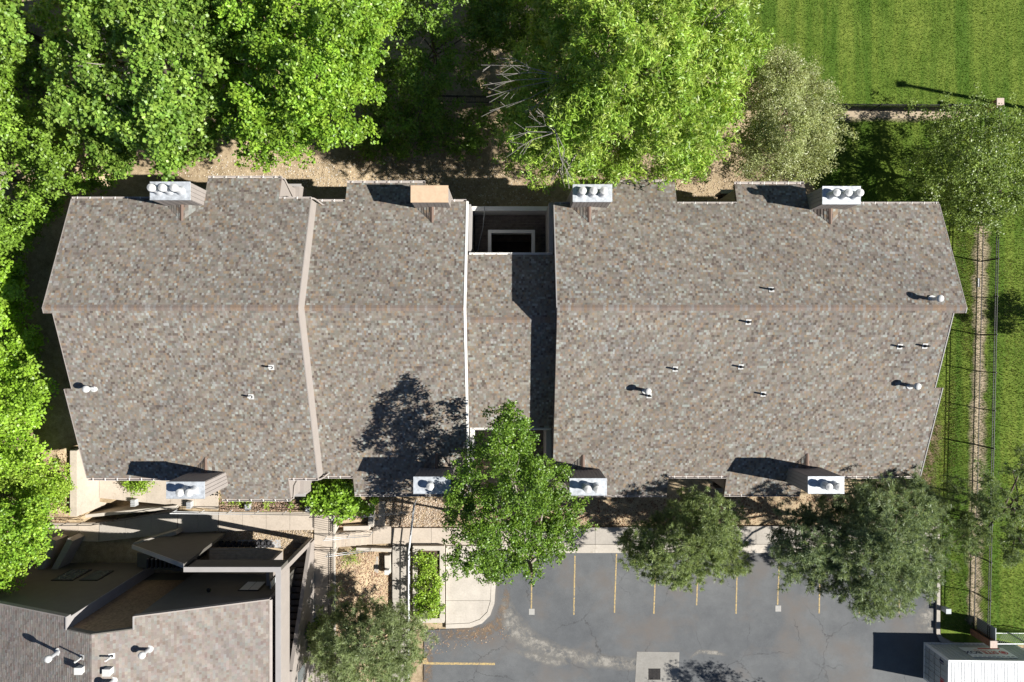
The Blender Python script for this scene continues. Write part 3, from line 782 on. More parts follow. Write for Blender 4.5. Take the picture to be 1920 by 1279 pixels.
# outside stair tower: north screen wall, corner, upper beam, sloping balustrade, treads
XE, YN, ZT, ZB = -12.7, -12.75, 7.4, 0.9
xw = (345 - CX) * (H - ZT) / F
MB().box(xw + 0.12, XE, YN - 0.22, YN, 6.05, ZT - 0.051).build('screen_beam', 'siding_dark', nb_)
MB().box(xw - 0.03, XE + 0.03, YN - 0.26, YN + 0.02, ZT - 0.05, ZT).build('parapet_cap', 'trim_grey', nb_)
MB().box(XE - 0.26, XE, YN - 0.22 - 0.3, YN - 0.222, ZB, ZT - 0.052).build('corner_post', 'trim_beige', nb_)
MB().box(XE - 0.24, XE, -25.0, YN - 0.525, 5.75, ZT - 0.051).build('side_beam', 'trim_beige', nb_)
MB().box(XE - 0.27, XE + 0.03, -25.0, YN - 0.262, ZT - 0.05, ZT).build('parapet_cap', 'trim_grey', nb_)
def xz_plate(name, pts, y0, y1, mat):
    mm = MB(); n_ = len(pts)
    mm.v = [(a, y0, b) for a, b in pts] + [(a, y1, b) for a, b in pts]
    mm.f = [tuple(range(n_)), tuple(reversed(range(n_, 2 * n_)))] + [(i_, i_ + n_, (i_ + 1) % n_ + n_, (i_ + 1) % n_) for i_ in range(n_)]
    return mm.build(name, mat, nb_)
# stair parapet: a north-facing wall with a sloping top
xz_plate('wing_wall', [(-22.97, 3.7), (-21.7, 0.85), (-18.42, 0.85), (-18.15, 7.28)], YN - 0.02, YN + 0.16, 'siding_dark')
xz_plate('parapet_cap', [(-23.0, 3.71), (-18.15, 7.29), (-18.15, 7.35), (-23.03, 3.77)], YN - 0.06, YN + 0.19, 'trim_grey')
mm = MB(); ya, yb = -12.9, -19.4
mm.hexa([(XE - 0.1, yb, ZB), (XE + 0.12, yb, ZB), (XE + 0.12, ya - 0.15, ZB), (XE - 0.1, ya - 0.15, ZB)], [(XE - 0.1, yb, 5.6), (XE + 0.12, yb, 5.6), (XE + 0.12, ya - 0.15, 1.7), (XE - 0.1, ya - 0.15, 1.7)])
mm.build('stair_balustrade', 'trim_beige', nb_)
MB().box(XE - 0.1, XE + 0.12, -25, yb - 0.002, ZB, 5.74).build('lower_wall', 'trim_beige', nb_)
MB().box(XE + 0.122, XE + 0.15, -20.9, -20.0, 3.2, 4.6).build('window', 'glass', nb_)
for k in range(18):
    y0 = -13.3 - k * 0.33
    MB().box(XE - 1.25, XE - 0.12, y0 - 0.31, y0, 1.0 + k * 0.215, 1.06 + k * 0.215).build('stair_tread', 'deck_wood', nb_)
# the deck behind the screen
for k in range(9):
    y0 = YN - 0.24 - k * 0.17
    MB().box(-18.6, XE - 1.3, y0 - 0.155, y0, 2.95, 3.0).build('deck_board', 'deck_pale', nb_)
for k in range(10):
    x0 = -22.0 + k * 0.26
    MB().box(x0, x0 + 0.1, YN - 1.2, YN - 0.6, 1.2, 4.0).build('slat', 'black_rubber', nb_)
MB().box(-14.2, -14.0, -14.5, -13.2, 3.0, 5.4).build('partition', 'siding', nb_)
MB().box(-13.9, -13.85, -15.0, -14.2, 4.4, 5.6).build('window', 'skylight', nb_)
# lower timber roof east of the stair at the frame's edge
for k in range(12):
    x0 = -12.5 + k * 0.16
    MB().box(x0, x0 + 0.13, -24.5, -20.6 - 0.23 * k * 0 , 1.0, 1.05 + 0.0 * k).build('ramp_board', 'siding', nb_)
# white post shielding
MB().box(-12.75, -12.35, -12.1, -11.95, 1.0, 1.3).build('threshold', 'concrete_grey', nb_) if False else None
# roof fittings on the neighbour
def nroof_pt(px, py):
    z = 9
    for _ in range(8): p = P(px, py, z); z = nz_roof(p.x)
    return P(px, py, z)
mushroom(0, 0, nb_, 0.9, nroof_pt(110, 1222)); mushroom(0, 0, nb_, 0.8, nroof_pt(280, 1217)); mushroom(0, 0, nb_, 0.8, nroof_pt(212, 1276))
for a in ((154, 1232), (210, 1230)):
    p = nroof_pt(*a); stack_pipe(0, 0, nb_, p, (NR['s'] * (1 if p.x > NR['X'] else -1), 0), 0.05, 0.6, 'vent_white')
for a in ((154, 1253), (206, 1256)):
    p = nroof_pt(*a)
    v = MB().box(p.x - 0.18, p.x + 0.18, p.y - 0.16, p.y + 0.16, p.z - 0.1, p.z + 0.3).build('box_vent', 'vent_white', nb_)
    MB().box(p.x - 0.2, p.x + 0.2, p.y - 0.18, p.y + 0.18, p.z + 0.301, p.z + 0.35).build('vent_lid', 'vent_white', v)
# west wing terrace walls beside the house
for (a, b) in (((100, 1012), (60, 1105)), ((132, 1012), (90, 1090))):
    p = P(a[0], a[1], 2.2); q = P(b[0], b[1], 2.2)
    dv = (q - p).normalized(); nv = Vector((-dv.y, dv.x, 0)) * 0.18
    poly = [p + nv, q + nv, q - nv, p - nv]
    o = MB().prism([(v.x, v.y) for v in poly], 0.4, 2.2).build('retaining_wall', 'concrete_grey')
    tag(o, 'shaded concrete wing wall beside the dark house, ' + ('nearer the frame edge' if a[0] == 100 else 'nearer the house'), 'wall')

# ------------------------------------------------------------------ paving
def slabs(name, quad, n, axis, z0, z1, mat='concrete', gap=0.012, parent_label=None):
    """quad px corners (NW, NE, SE, SW) at z1; split in n slabs along 'x' or 'y'; returns structure parent"""
    root = bpy.data.objects.new(name, None); col.objects.link(root); struct(root)
    a, b, c, d = [P(*q, z1) for q in quad]
    for k in range(n):
        t0, t1 = k / n, (k + 1) / n
        if axis == 'x': q = [a.lerp(b, t0), a.lerp(b, t1), d.lerp(c, t1), d.lerp(c, t0)]
        else: q = [a.lerp(d, t0), b.lerp(c, t0), b.lerp(c, t1), a.lerp(d, t1)]
        cen = sum(q, Vector()) / 4
        q = [v + (cen - v).normalized() * gap for v in q]
        dz = R.uniform(-0.006, 0.006)
        MB().prism([(v.x, v.y) for v in q], z0, z1 + dz).build('slab', mat, root)
    return root
slabs('sidewalk', [(1030, 990), (1762, 984), (1762, 1020), (1030, 1021)], 17, 'x', -0.2, 0.13, 'concrete_grey')
kerb = slabs('kerb', [(940, 1021.6), (1762, 1020.6), (1758, 1037), (940, 1037)], 14, 'x', -0.2, 0.135, 'concrete_pale', 0.006)
slabs('plaza_paving', [(735, 990), (1030, 990), (1030, 1022), (735, 1022)], 8, 'x', -0.2, 0.125, 'concrete')
slabs('walkway', [(735, 1023), (768, 1023), (766, 1290), (733, 1290)], 8, 'y', -0.2, 0.12, 'concrete_grey')
slabs('entry_path', [(703, 940), (722, 940), (722, 986), (703, 986)], 2, 'y', -0.2, 0.13, 'concrete_grey')
slabs('entry_landing', [(699, 987), (733.6, 987), (733.6, 1019), (699, 1021)], 1, 'y', -0.2, 0.14, 'concrete')
ap = [(836, 1023), (925, 1023), (928, 1090), (924, 1130), (918, 1150), (903, 1166), (880, 1173), (836, 1175)]
pl = bpy.data.objects.new('driveway_apron', None); col.objects.link(pl); struct(pl)
MB().prism([tuple(P(*q, 0.12).xy) for q in [(836, 1023.6), (919, 1023.6), (921, 1090), (919, 1126), (836, 1126)]], -0.2, 0.121).build('slab', 'concrete_pale', pl)
MB().prism([tuple(P(*q, 0.12).xy) for q in [(836, 1126.6), (919, 1126.6), (913, 1147), (899, 1161), (880, 1168), (836, 1170)]], -0.2, 0.117).build('slab', 'concrete_pale', pl)
# rounded kerb of the apron
arc_in = [(920, 1038), (921.4, 1090), (919.6, 1128), (913.6, 1148), (899.4, 1162), (880, 1168.8), (836, 1170.8)]
arc_out = [(929, 1038), (930, 1090), (927, 1132), (919, 1154), (904, 1169), (882, 1177), (836, 1179)]
ks = struct(bpy.data.objects.new('apron_kerb', None)); col.objects.link(ks)
for i in range(len(arc_in) - 1):
    MB().prism([tuple(P(*q, 0.13).xy) for q in (arc_in[i], arc_out[i], arc_out[i + 1], arc_in[i + 1])], -0.2, 0.132).build('kerb_stone', 'concrete_pale', ks)
# east kerb and verge
ek = struct(bpy.data.objects.new('east_kerb', None)); col.objects.link(ek)
pts = [((1758, 1037), (1764, 1037)), ((1757, 1110), (1763, 1110)), ((1756, 1188), (1763, 1188)), ((1763, 1203), (1768, 1196)), ((1783, 1212), (1786, 1205)), ((1850, 1216), (1850, 1209))]
for (a, b), (c, d) in zip(pts, pts[1:]):
    MB().prism([tuple(P(*q, 0.13).xy) for q in (a, b, d, c)], -0.2, 0.13).build('kerb_stone', 'concrete_grey', ek)
# upper terrace by the left wing (about 1 m higher)
slabs('terrace', [(186, 893), (409, 893), (409, 956), (186, 934)], 5, 'x', -0.6, 1.0, 'concrete')
slabs('upper_walkway', [(333, 957.5), (409, 960), (409, 996), (333, 1000)], 2, 'x', -0.6, 1.0, 'concrete_grey')
slabs('upper_walkway', [(410, 960), (588, 960), (588, 994), (410, 996)], 4, 'x', -0.6, 1.0, 'concrete')
slabs('upper_walkway', [(186, 980), (332, 956), (332, 1000), (186, 1016)], 3, 'x', -0.6, 1.0, 'concrete_grey')
slabs('upper_walkway', [(70, 981), (185, 980), (185, 1016), (70, 1012)], 3, 'x', -0.6, 1.0, 'concrete')
slabs('landing', [(589, 962), (624, 962), (624, 1026), (589, 1026)], 2, 'y', -0.6, 1.0, 'concrete')
slabs('upper_path', [(589, 1027), (624, 1027), (626, 1290), (589, 1290)], 7, 'y', -0.6, 1.0, 'concrete')
slabs('bed_edging', [(624.6, 962), (628, 962), (630, 1290), (626.5, 1290)], 6, 'y', -0.6, 1.04, 'concrete_pale')
# steps
st = thing('concrete_steps', 'flight of pale concrete steps between landing and lower paving', 'stairs')
a, b = P(625, 0, 1).x, P(698, 0, 0.1).x; y0, y1 = P(0, 997, 0.6).y, P(0, 1024, 0.6).y
for k in range(7):
    xa = a + 0.02 + (b - a) * k / 7; xb = a + 0.015 + (b - a) * (k + 1) / 7
    MB().box(xa, xb - 0.004, y0, y1 - 0.0, -0.2, 1.0 - (k + 1) * 0.108).build('step', 'concrete', st)
# retaining edges
def wallpx(label, p0, p1, th, z0, z1, mat='concrete_pale', name='retaining_wall', cat='wall'):
    p = P(*p0, z1); q = P(*p1, z1); dv = (q - p); dv.z = 0; dv.normalize(); nv = Vector((-dv.y, dv.x, 0)) * th / 2
    return tag(MB().prism([(v.x, v.y) for v in (p + nv, q + nv, q - nv, p - nv)], z0, z1).build(name, mat), label, cat)
wallpx('low pale retaining wall north of the concrete steps', (644, 991), (692, 990), 0.28, -0.2, 0.95)
wallpx('short pale wall running north from the top of the steps toward the leafy shrub', (695, 944), (695, 988), 0.32, -0.2, 0.9)
wallpx('low pale wall south of the concrete steps', (668, 1030), (733, 1032), 0.22, -0.2, 0.45)
wallpx('pale block wall edging the gravel bed beside the walkway', (726, 1042), (727, 1076), 0.35, -0.2, 0.5)
x_f = -26.7
o = MB().box(x_f - 0.42, x_f, -10.95, -6.8, 0.0, 3.3).build('retaining_wall', 'concrete'); tag(o, 'tall sunlit concrete retaining wall at the west end of the building', 'wall')
wallpx('long concrete retaining wall in shade along the north side of the dark house', (250, 1022), (330, 999), 0.25, 0.0, 1.9, 'concrete_grey')
wallpx('slanting low concrete kerb wall beside the sunken stairwell', (160, 968), (330, 951), 0.2, -0.6, 1.25, 'concrete_pale')

# planter
pt = thing('planter', 'pale concrete planter box full of green shrubs beside the walkway', 'planter')
px0, px1, py0, py1 = P(774, 0, .5).x, P(833, 0, .5).x, P(0, 1168, .5).y, P(0, 1024, .5).y
th = 0.3
MB().box(px0, px1, py1 - th, py1, -0.2, 0.5).build('planter_wall', 'concrete_pale', pt); MB().box(px0, px1, py0, py0 + th, -0.2, 0.498).build('planter_wall', 'concrete_pale', pt)
MB().box(px0, px0 + th, py0 + th, py1 - th, -0.2, 0.496).build('planter_wall', 'concrete_pale', pt); MB().box(px1 - th, px1, py0 + th, py1 - th, -0.2, 0.499).build('planter_wall', 'concrete_pale', pt)
MB().box(px0 + th, px1 - th, py0 + th, py1 - th, -0.2, 0.36).build('planter_soil', 'soil_dark', pt)

# parking marks, drain
lines = [((998, 1042), (996, 1150)), ((1078, 1042), (1076, 1153)), ((1156, 1038), (1152, 1149)), ((1230, 1040), (1226, 1151)), ((1310, 1042), (1306, 1135)), ((1383, 1036), (1380, 1151)), ((1462, 1034), (1458, 1134)), ((1538, 1042), (1536, 1150)), ((1612, 1042), (1611, 1150)), ((1687, 1042), (1686, 1150))]
for i, (a, b) in enumerate(lines):
    o = wallpx(f'faded yellow bay line, number {i+1} counting from the driveway apron eastward', a, b, 0.09, 0.008, 0.012, 'line_paint', 'parking_line', 'road marking'); o['group'] = 'parking bay lines'
ORD = ['first', 'second', 'third', 'fourth', 'fifth', 'sixth', 'seventh', 'eighth', 'ninth', 'tenth']
for i, o in enumerate([x for x in bpy.data.objects if x.name.startswith('parking_line')]):
    o['label'] = f'faded yellow parking bay line, {ORD[i]} east of the driveway apron'
o = wallpx('yellow painted line across the asphalt at the lower left of the car park', (798, 1244), (928, 1245), 0.15, 0.008, 0.012, 'line_paint', 'parking_line', 'road marking')
o = wallpx('short yellow concrete wheel stop at the car park edge', (795, 1235), (797, 1245), 0.3, 0.0, 0.12, 'line_paint', 'wheel_stop', 'wheel stop')
for a, lab in (((1459, 1141), 'small white square patch at the end of the sixth bay line'), ((997, 1147), 'small faded square patch at the end of the first bay line')):
    p = P(*a); tag(MB().box(p.x - 0.19, p.x + 0.19, p.y - 0.2, p.y + 0.2, 0.0, 0.017).build('marker_patch', 'patch_white'), lab, 'road marking')
struct(sheet('drain_apron', [(1194, 1222), (1274, 1223), (1270, 1330), (1188, 1330)], 'concrete_dark', -0.2, 0.016))
gr = thing('storm_drain', 'square black iron storm drain grate set in a concrete pad', 'drain')
c0 = P(1227, 1264)
MB().box(c0.x - 0.4, c0.x + 0.4, c0.y - 0.36, c0.y + 0.36, -0.1, 0.019).build('pit', 'black_rubber', gr)
for k in range(3):
    yy = c0.y - 0.36 + 0.24 * k
    for j in range(9):
        xx = c0.x - 0.38 + j * 0.088
        MB().box(xx, xx + 0.045, yy + 0.02, yy + 0.21, 0.018, 0.035).build('grate_bar', 'cast_iron', gr)
for k in range(4): MB().box(c0.x - 0.41, c0.x + 0.41, c0.y - 0.365 + 0.24 * k, c0.y - 0.345 + 0.24 * k, 0.018, 0.037).build('grate_bar', 'cast_iron', gr)
# silt films on asphalt
def film(name, spine, mat, z):
    m = MB()
    L = []; 
    for (x, y, wv) in spine: L.append((P(x, y), wv))
    o_ = []
    for i, (p, wv) in enumerate(L):
        d = (L[min(i + 1, len(L) - 1)][0] - L[max(i - 1, 0)][0]).normalized(); nrm = Vector((-d.y, d.x, 0))
        e = 0.0 if i in (0, len(L) - 1) else 1.0
        for s_, al in ((-1, 0), (-0.35, e), (0.35, e), (1, 0)):
            q = p + nrm * wv * s_; m.v.append((q.x, q.y, z)); m.c.append((al, al, al))
    for i in range(len(L) - 1):
        for j in range(3): m.f.append((4 * i + j, 4 * i + j + 1, 4 * i + 5 + j, 4 * i + 4 + j))
    return stuff(m.build(name, mat))
film('silt_streak', [(950, 1110, 0.3), (952, 1150, 0.7), (965, 1180, 1.0), (1000, 1205, 0.8), (1050, 1225, 0.6), (1110, 1238, 0.6), (1180, 1245, 0.55), (1250, 1247, 0.3)], 'silt', 0.0095)
film('silt_streak', [(960, 1215, 0.2), (1000, 1232, 0.35), (1040, 1243, 0.35), (1090, 1240, 0.2)], 'silt', 0.0105)
film('leaf_grime_stain', [(800, 1192, 0.3), (850, 1188, 0.5), (900, 1186, 0.6), (935, 1170, 0.5), (950, 1120, 0.3), (952, 1090, 0.2)], 'leaf_grime', 0.0088)
film('leaf_grime_stain', [(800, 1200, 0.2), (805, 1230, 0.35), (800, 1280, 0.4), (800, 1330, 0.3)], 'leaf_grime', 0.0088)
film('silt_streak', [(1740, 1120, 0.2), (1738, 1150, 0.8), (1735, 1175, 0.9), (1720, 1190, 0.3)], 'silt', 0.0095)
film('silt_streak', [(1290, 1235, 0.1), (1310, 1222, 0.18), (1345, 1224, 0.2), (1365, 1230, 0.1)], 'silt', 0.0098)

# soil strips on the lawn along the fences
def strip(name, pxs, wd, mat, z):
    m = MB(); n = len(pxs); out = []
    for i, (a, b) in enumerate(pxs):
        p = P(a, b); q0 = P(*pxs[max(i - 1, 0)]); q1 = P(*pxs[min(i + 1, n - 1)]); d = (q1 - q0).normalized(); nv = Vector((-d.y, d.x, 0))
        ww = wd * R.uniform(0.7, 1.3) / 2; m.v += [(p.x + nv.x * ww, p.y + nv.y * ww, z), (p.x - nv.x * ww * R.uniform(.7, 1.3), p.y - nv.y * ww, z)]
    for i in range(n - 1): m.f.append((2 * i, 2 * i + 1, 2 * i + 3, 2 * i + 2))
    return struct(m.build(name, mat))
film('soil_strip', [(1841 - 0.019 * (y - 400) + R.uniform(-2, 2), y, 0.55 * R.uniform(0.7, 1.35)) for y in range(395, 1180, 14)], 'bare_soil', 0.012)
film('soil_strip', [(x, 215, 0.5 * R.uniform(0.8, 1.2)) for x in range(1560, 1840, 12)], 'bare_soil', 0.012)
film('worn_patch', [(1745, 760, 0.2), (1752, 800, 0.7), (1742, 850, 0.9), (1735, 900, 0.8), (1745, 960, 0.5), (1765, 990, 0.2)], 'leaf_grime', 0.011)

# ------------------------------------------------------------------ fences
def picket_fence(label, p0, p1, hgt, sp, post_sp, group=None):
    f = thing('metal_fence', label, 'fence')
    d = p1 - p0; L = d.length; d.normalize(); ang = math.atan2(d.y, d.x)
    proto = None
    n = int(L / sp)
    for k in range(n + 1):
        q = p0 + d * (k * sp)
        if proto is None:
            proto = MB().box(-0.011, 0.011, -0.011, 0.011, 0.06, hgt).build('picket', 'black_metal', f); proto.location = q; proto.rotation_euler = (0, 0, ang)
        else: share(proto, 'picket', f, q, ang)
    np_ = max(1, int(round(L / post_sp))); pp = None
    for k in range(np_ + 1):
        q = p0 + d * (L * k / np_)
        if pp is None:
            pp = MB().box(-0.032, 0.032, -0.032, 0.032, -0.1, hgt + 0.06).build('post', 'black_metal', f); pp.location = q; pp.rotation_euler = (0, 0, ang)
        else: share(pp, 'post', f, q, ang)
    for zz in (0.18, hgt - 0.2, hgt - 0.02):
        m = MB(); m.box(0, L, -0.018, 0.018, zz - 0.02, zz + 0.02); o = m.build('rail', 'black_metal', f); o.location = p0; o.rotation_euler = (0, 0, ang)
    return f
picket_fence('long black metal picket fence along the grass east of the building', P(1845, 215), P(1823, 1178), 1.65, 0.105, 2.43)
picket_fence('black metal picket fence across the lawn behind the pale olive tree', P(1240, 206), P(1828, 210), 1.35, 0.105, 2.43)
picket_fence('black metal picket fence in deep shade behind the courtyard', P(790, 192), P(1000, 195), 1.35, 0.105, 2.43)
def pillar(px, py, label, hh=1.9):
    p = P(px, py); t = thing('brick_pillar', label, 'pillar')
    MB().box(p.x - 0.19, p.x + 0.19, p.y - 0.19, p.y + 0.19, -0.1, hh).build('shaft', 'brick', t)
    m = MB(); m.box(p.x - 0.23, p.x + 0.23, p.y - 0.23, p.y + 0.23, hh, hh + 0.08); m.build('cap', 'cap_stone', t)
pillar(1836, 210, 'brick gate pillar with pale cap on the lawn corner, far upper right')
pillar(1824, 1184, 'brick gate pillar with pale cap behind the storage container')
# solid gate panel beside the pillar and chain-link gate
p = P(1824, 1184)
gt = thing('gate_panel', 'solid grey panel next to the brick pillar by the storage container', 'gate')
MB().box(p.x + 0.2, p.x + 0.24, p.y + 0.1, p.y + 1.0, 0.1, 1.85).build('panel', 'grey_and_door_shade', gt)
cg = thing('chain_link_gate', 'chain-link gate running east from the brick pillar behind the container', 'gate')
y_ = p.y - 0.05
for zz in (0.15, 1.75): MB().box(p.x + 0.25, p.x + 4.5, y_ - 0.025, y_ + 0.025, zz - 0.025, zz + 0.025).build('rail', 'galvanised', cg)
for k in range(3): MB().box(p.x + 0.3 + k * 2, p.x + 0.36 + k * 2, y_ - 0.03, y_ + 0.03, 0, 1.8).build('post', 'galvanised', cg)
m = MB()
for k in range(-12, 30):
    for s_ in (-1, 1):
        x0 = p.x + 0.3 + k * 0.14; za, zb = 0.15, 1.75; x1 = x0 + s_ * 1.6
        if min(x0, x1) < p.x + 0.25 or max(x0, x1) > p.x + 4.5: continue
        m.tube([(x0, y_, za), (x1, y_, zb)], 0.006, 4, False)
m.build('wire_mesh', 'galvanised', cg)
p = P(1768, 1140); tag(MB().box(p.x - 0.15, p.x + 0.15, p.y - 0.14, p.y + 0.14, 0, 0.55).box(p.x - 0.17, p.x + 0.17, p.y - 0.16, p.y + 0.16, 0.551, 0.6).build('utility_box', 'grey_and_door_shade'), 'small grey utility box on the grass beside the car park kerb', 'utility box')
p = P(1834, 530); tag(MB().box(p.x - 0.06, p.x + 0.06, p.y - 0.3, p.y + 0.3, 0.02, 0.08).box(p.x - 0.05, p.x + 0.05, p.y - 0.28, p.y + 0.28, 0.081, 0.1).build('irrigation_cover', 'sign_white'), 'thin white strip lying on the soil under the east fence', 'marker')
# lamp post whose long shadow crosses the lawn (stands just outside the frame)
lp = thing('lamp_post', 'tall slim lamp post casting a long shadow over the lawn', 'lamp post')
q = Vector((38.2, 14.85, 0))
MB().tube([q, q + Vector((0, 0, 9))], [0.16, 0.11], 12).build('pole', 'black_metal', lp)
MB().box(q.x - 0.3, q.x + 0.3, q.y - 0.2, q.y + 0.2, 9.0, 9.12).build('lamp_head', 'black_metal', lp)

# handrails
def handrail(label, pts, hgt, sp=1.5, mat='galvanised', rad=0.024, mids=1, name='handrail', extra=None):
    t = thing(name, label, 'railing')
    for k in range(mids + 1):
        MB().tube([Vector(q) + Vector((0, 0, hgt * (1 - k * 0.45))) for q in pts], rad if k == 0 else rad * 0.7, 6).build('rail', mat, t, True)
    for a, b in zip(pts, pts[1:]):
        a = Vector(a); b = Vector(b); n = max(1, int(round((b - a).length / sp)))
        for k in range(n + 1):
            q = a.lerp(b, k / n); MB().tube([q, q + Vector((0, 0, hgt))], rad * 0.9, 6).build('post', mat, t, True)
    return t
handrail('thin steel handrail along the north edge of the raised walkway', [P(332, 956, 1), P(588, 959, 1)], 0.95, 1.9)
handrail('black steel handrail at the sunken stairwell by the tall sunlit wall', [P(100, 979, 1), P(186, 978, 1), P(330, 954, 1)], 0.9, 1.2, 'black_metal')
handrail('thin steel handrail on the north side of the concrete steps', [P(613, 1006, 1.0), P(698, 998, 0.15)], 0.9, 1.6)
handrail('thin steel handrail on the south side of the concrete steps', [P(617, 1036, 1.0), P(698, 1026, 0.15)], 0.9, 1.6)
handrail('galvanised handrail running beside the planter and walkway', [P(780, 938, 0.1), P(770, 1026, 0.1), P(769, 1300, 0.1)], 1.0, 2.2, 'galvanised', 0.05, 1)
handrail('thin steel handrail crossing the gravel bed below the leafy shrub', [P(628, 968, 0.9), P(775, 955, 0.15)], 0.9, 2.6)
def guard(label, a, b, hgt=1.0):
    t = thing('guard_rail', label, 'railing')
    d = b - a; L = d.length; d.normalize()
    for zz in (0.1, hgt): MB().tube([a + Vector((0, 0, zz)), b + Vector((0, 0, zz))], 0.022, 6).build('rail', 'black_metal', t)
    n = int(L / 0.13); pr = None
    for k in range(n + 1):
        q = a + d * (L * k / n)
        if pr is None: pr = MB().box(-0.01, 0.01, -0.01, 0.01, 0.1, hgt).build('baluster', 'black_metal', t); pr.location = q
        else: share(pr, 'baluster', t, q)
guard('black baluster guard on the north edge of the landing above the steps', P(588, 963, 1), P(624, 962, 1))
guard('black baluster guard on the east edge of the landing above the steps', P(624, 964, 1), P(624, 996, 1))
guard('black baluster guard along the upper path beside the mulch bed', P(623, 1028, 1), P(624, 1290, 1))
# path light boxes
for i, (a, lab) in enumerate((((466, 950), 'grey path light box under the roof edge, middle of the three along the raised walkway'), ((579, 953), 'grey path light box beside the landing, nearest the leafy shrub'), ((357, 946), 'grey path light box below the twin-flue chimney on the terrace'), ((253, 942), 'grey path light box on the terrace nearest the tall sunlit wall'))):
    p = P(*a, 1.1); t = thing('path_light', lab, 'path light')
    MB().box(p.x - 0.13, p.x + 0.13, p.y - 0.22, p.y + 0.22, 0.9, 1.35).build('housing', 'galvanised', t)
    for k in range(4): MB().box(p.x - 0.14, p.x + 0.14, p.y - 0.2 + k * 0.11, p.y - 0.14 + k * 0.11, 1.351, 1.4).build('louvre', 'galvanised', t)
# utility lid and boxes in the mulch bed
p = P(699, 1059, 0.2); tag(MB().box(p.x - 0.36, p.x + 0.36, p.y - 0.55, p.y + 0.55, -0.2, 0.2).box(p.x - 0.33, p.x + 0.33, p.y - 0.52, p.y + 0.52, 0.2, 0.215).build('utility_vault_lid', 'concrete_grey'), 'grey rectangular utility vault lid in the mulch bed', 'utility lid')
p = P(727, 1070, 0.5); tag(MB().box(p.x - 0.13, p.x + 0.13, p.y - 0.13, p.y + 0.13, 0, 0.85).box(p.x - 0.15, p.x + 0.15, p.y - 0.15, p.y + 0.15, 0.85, 0.9).build('junction_box', 'vent_white'), 'small white junction box at the walkway side of the mulch bed', 'utility box')
# pots on the gravel by the dark house
k = 0
ROWN = ['back row', 'front row']
for row in range(2):
    for i in range(9):
        p = P(415 + i * 11.5 + row * 4, 1018 + row * 7, 1.1)
        t = MB().lathe((p.x, p.y, 0.95), [(0.10, 0), (0.135, 0.26), (0.15, 0.26), (0.15, 0.29), (0.12, 0.29), (0.11, 0.22), (0.02, 0.22)], 12).build('plant_pot', 'pot_plastic')
        tag(t, f'empty dark plant pot on gravel, {ORD[i]} from the left in the {ROWN[row]}', 'pot', 'plant pots on the gravel')
tr = P(500, 1030, 1.0)
tag(MB().box(tr.x - 1.9, tr.x + 0.9, tr.y - 0.32, tr.y + 0.6, 0.93, 0.95).box(tr.x - 1.9, tr.x + 0.9, tr.y - 0.34, tr.y - 0.3, 0.95, 1.02).build('pot_tray', 'galvanised'), 'long tray under the rows of dark plant pots', 'tray')

# ------------------------------------------------------------------ storage container
ct = thing('storage_container', 'white corrugated steel storage container at the lower right corner', 'container')
cx0, cy1 = 27.9, -20.2; Lc, Wc, Hc = 6.06, 2.44, 2.59
cr = Matrix.Rotation(math.radians(-0.8), 4, 'Z'); ct.location = (cx0, cy1, 0.0); ct.rotation_euler = (0, 0, math.radians(-0.8))
def cpart(mb, name, mat, par=None, smooth=False):
    return mb.build(name, mat, par or ct, smooth)
# frame
m = MB()
for (x, y) in ((0, 0), (Lc - 0.14, 0), (0, -Wc + 0.14), (Lc - 0.14, -Wc + 0.14)): m.box(x, x + 0.14, y - 0.14, y, 0.02, Hc)
m.box(0.14, Lc - 0.14, -0.1, 0, Hc - 0.1, Hc - 0.002); m.box(0.14, Lc - 0.14, -Wc, -Wc + 0.1, Hc - 0.1, Hc - 0.002)
m.box(0.14, Lc - 0.14, -0.1, 0, 0.02, 0.16); m.box(0.001, 0.1, -Wc + 0.14, -0.14, Hc - 0.12, Hc - 0.002); m.box(0.001, 0.1, -Wc + 0.14, -0.14, 0.02, 0.16)
cpart(m, 'frame', 'container_white')
# corner castings
for (x, y) in ((-0.006, 0.006), (Lc - 0.172, 0.006), (-0.006, -Wc + 0.172), (Lc - 0.172, -Wc + 0.172)):
    cc = cpart(MB().box(x, x + 0.178, y - 0.178, y, Hc - 0.11, Hc + 0.012), 'corner_casting', 'container_white')
    MB().box(x + 0.055, x + 0.123, y - 0.11, y - 0.065, Hc + 0.013, Hc + 0.016).build('casting_hole', 'black_rubber', cc)
# corrugated roof: ribs across
m = MB(); x = 0.18
prof = []
while x < Lc - 0.2:
    prof += [(x, Hc - 0.012), (x + 0.012, Hc - 0.065), (x + 0.046, Hc - 0.065), (x + 0.058, Hc - 0.012)]; x += 0.209
v = []
for a, z in [(0.1, Hc - 0.012)] + prof + [(Lc - 0.14, Hc - 0.012)]: v += [(a, -0.1, z), (a, -Wc + 0.1, z)]
m.add(v, [(2 * i, 2 * i + 1, 2 * i + 3, 2 * i + 2) for i in range(len(v) // 2 - 1)]); cpart(m, 'roof_panel', 'container_white')
# corrugated north side
m = MB(); x = 0.14; v = []
while x < Lc - 0.3:
    for dx, dy in ((0, -0.02), (0.07, -0.02), (0.14, -0.055), (0.21, -0.055)): v += [(x + dx, dy, 0.14), (x + dx, dy, Hc - 0.1)]
    x += 0.28
m.add(v, [(2 * i, 2 * i + 2, 2 * i + 3, 2 * i + 1) for i in range(len(v) // 2 - 1)]); cpart(m, 'side_panel', 'grey_and_door_shade')
m = MB().box(0.14, Lc - 0.1, -Wc + 0.02, -Wc + 0.05, 0.14, Hc - 0.1); cpart(m, 'side_panel', 'grey_and_door_shade')
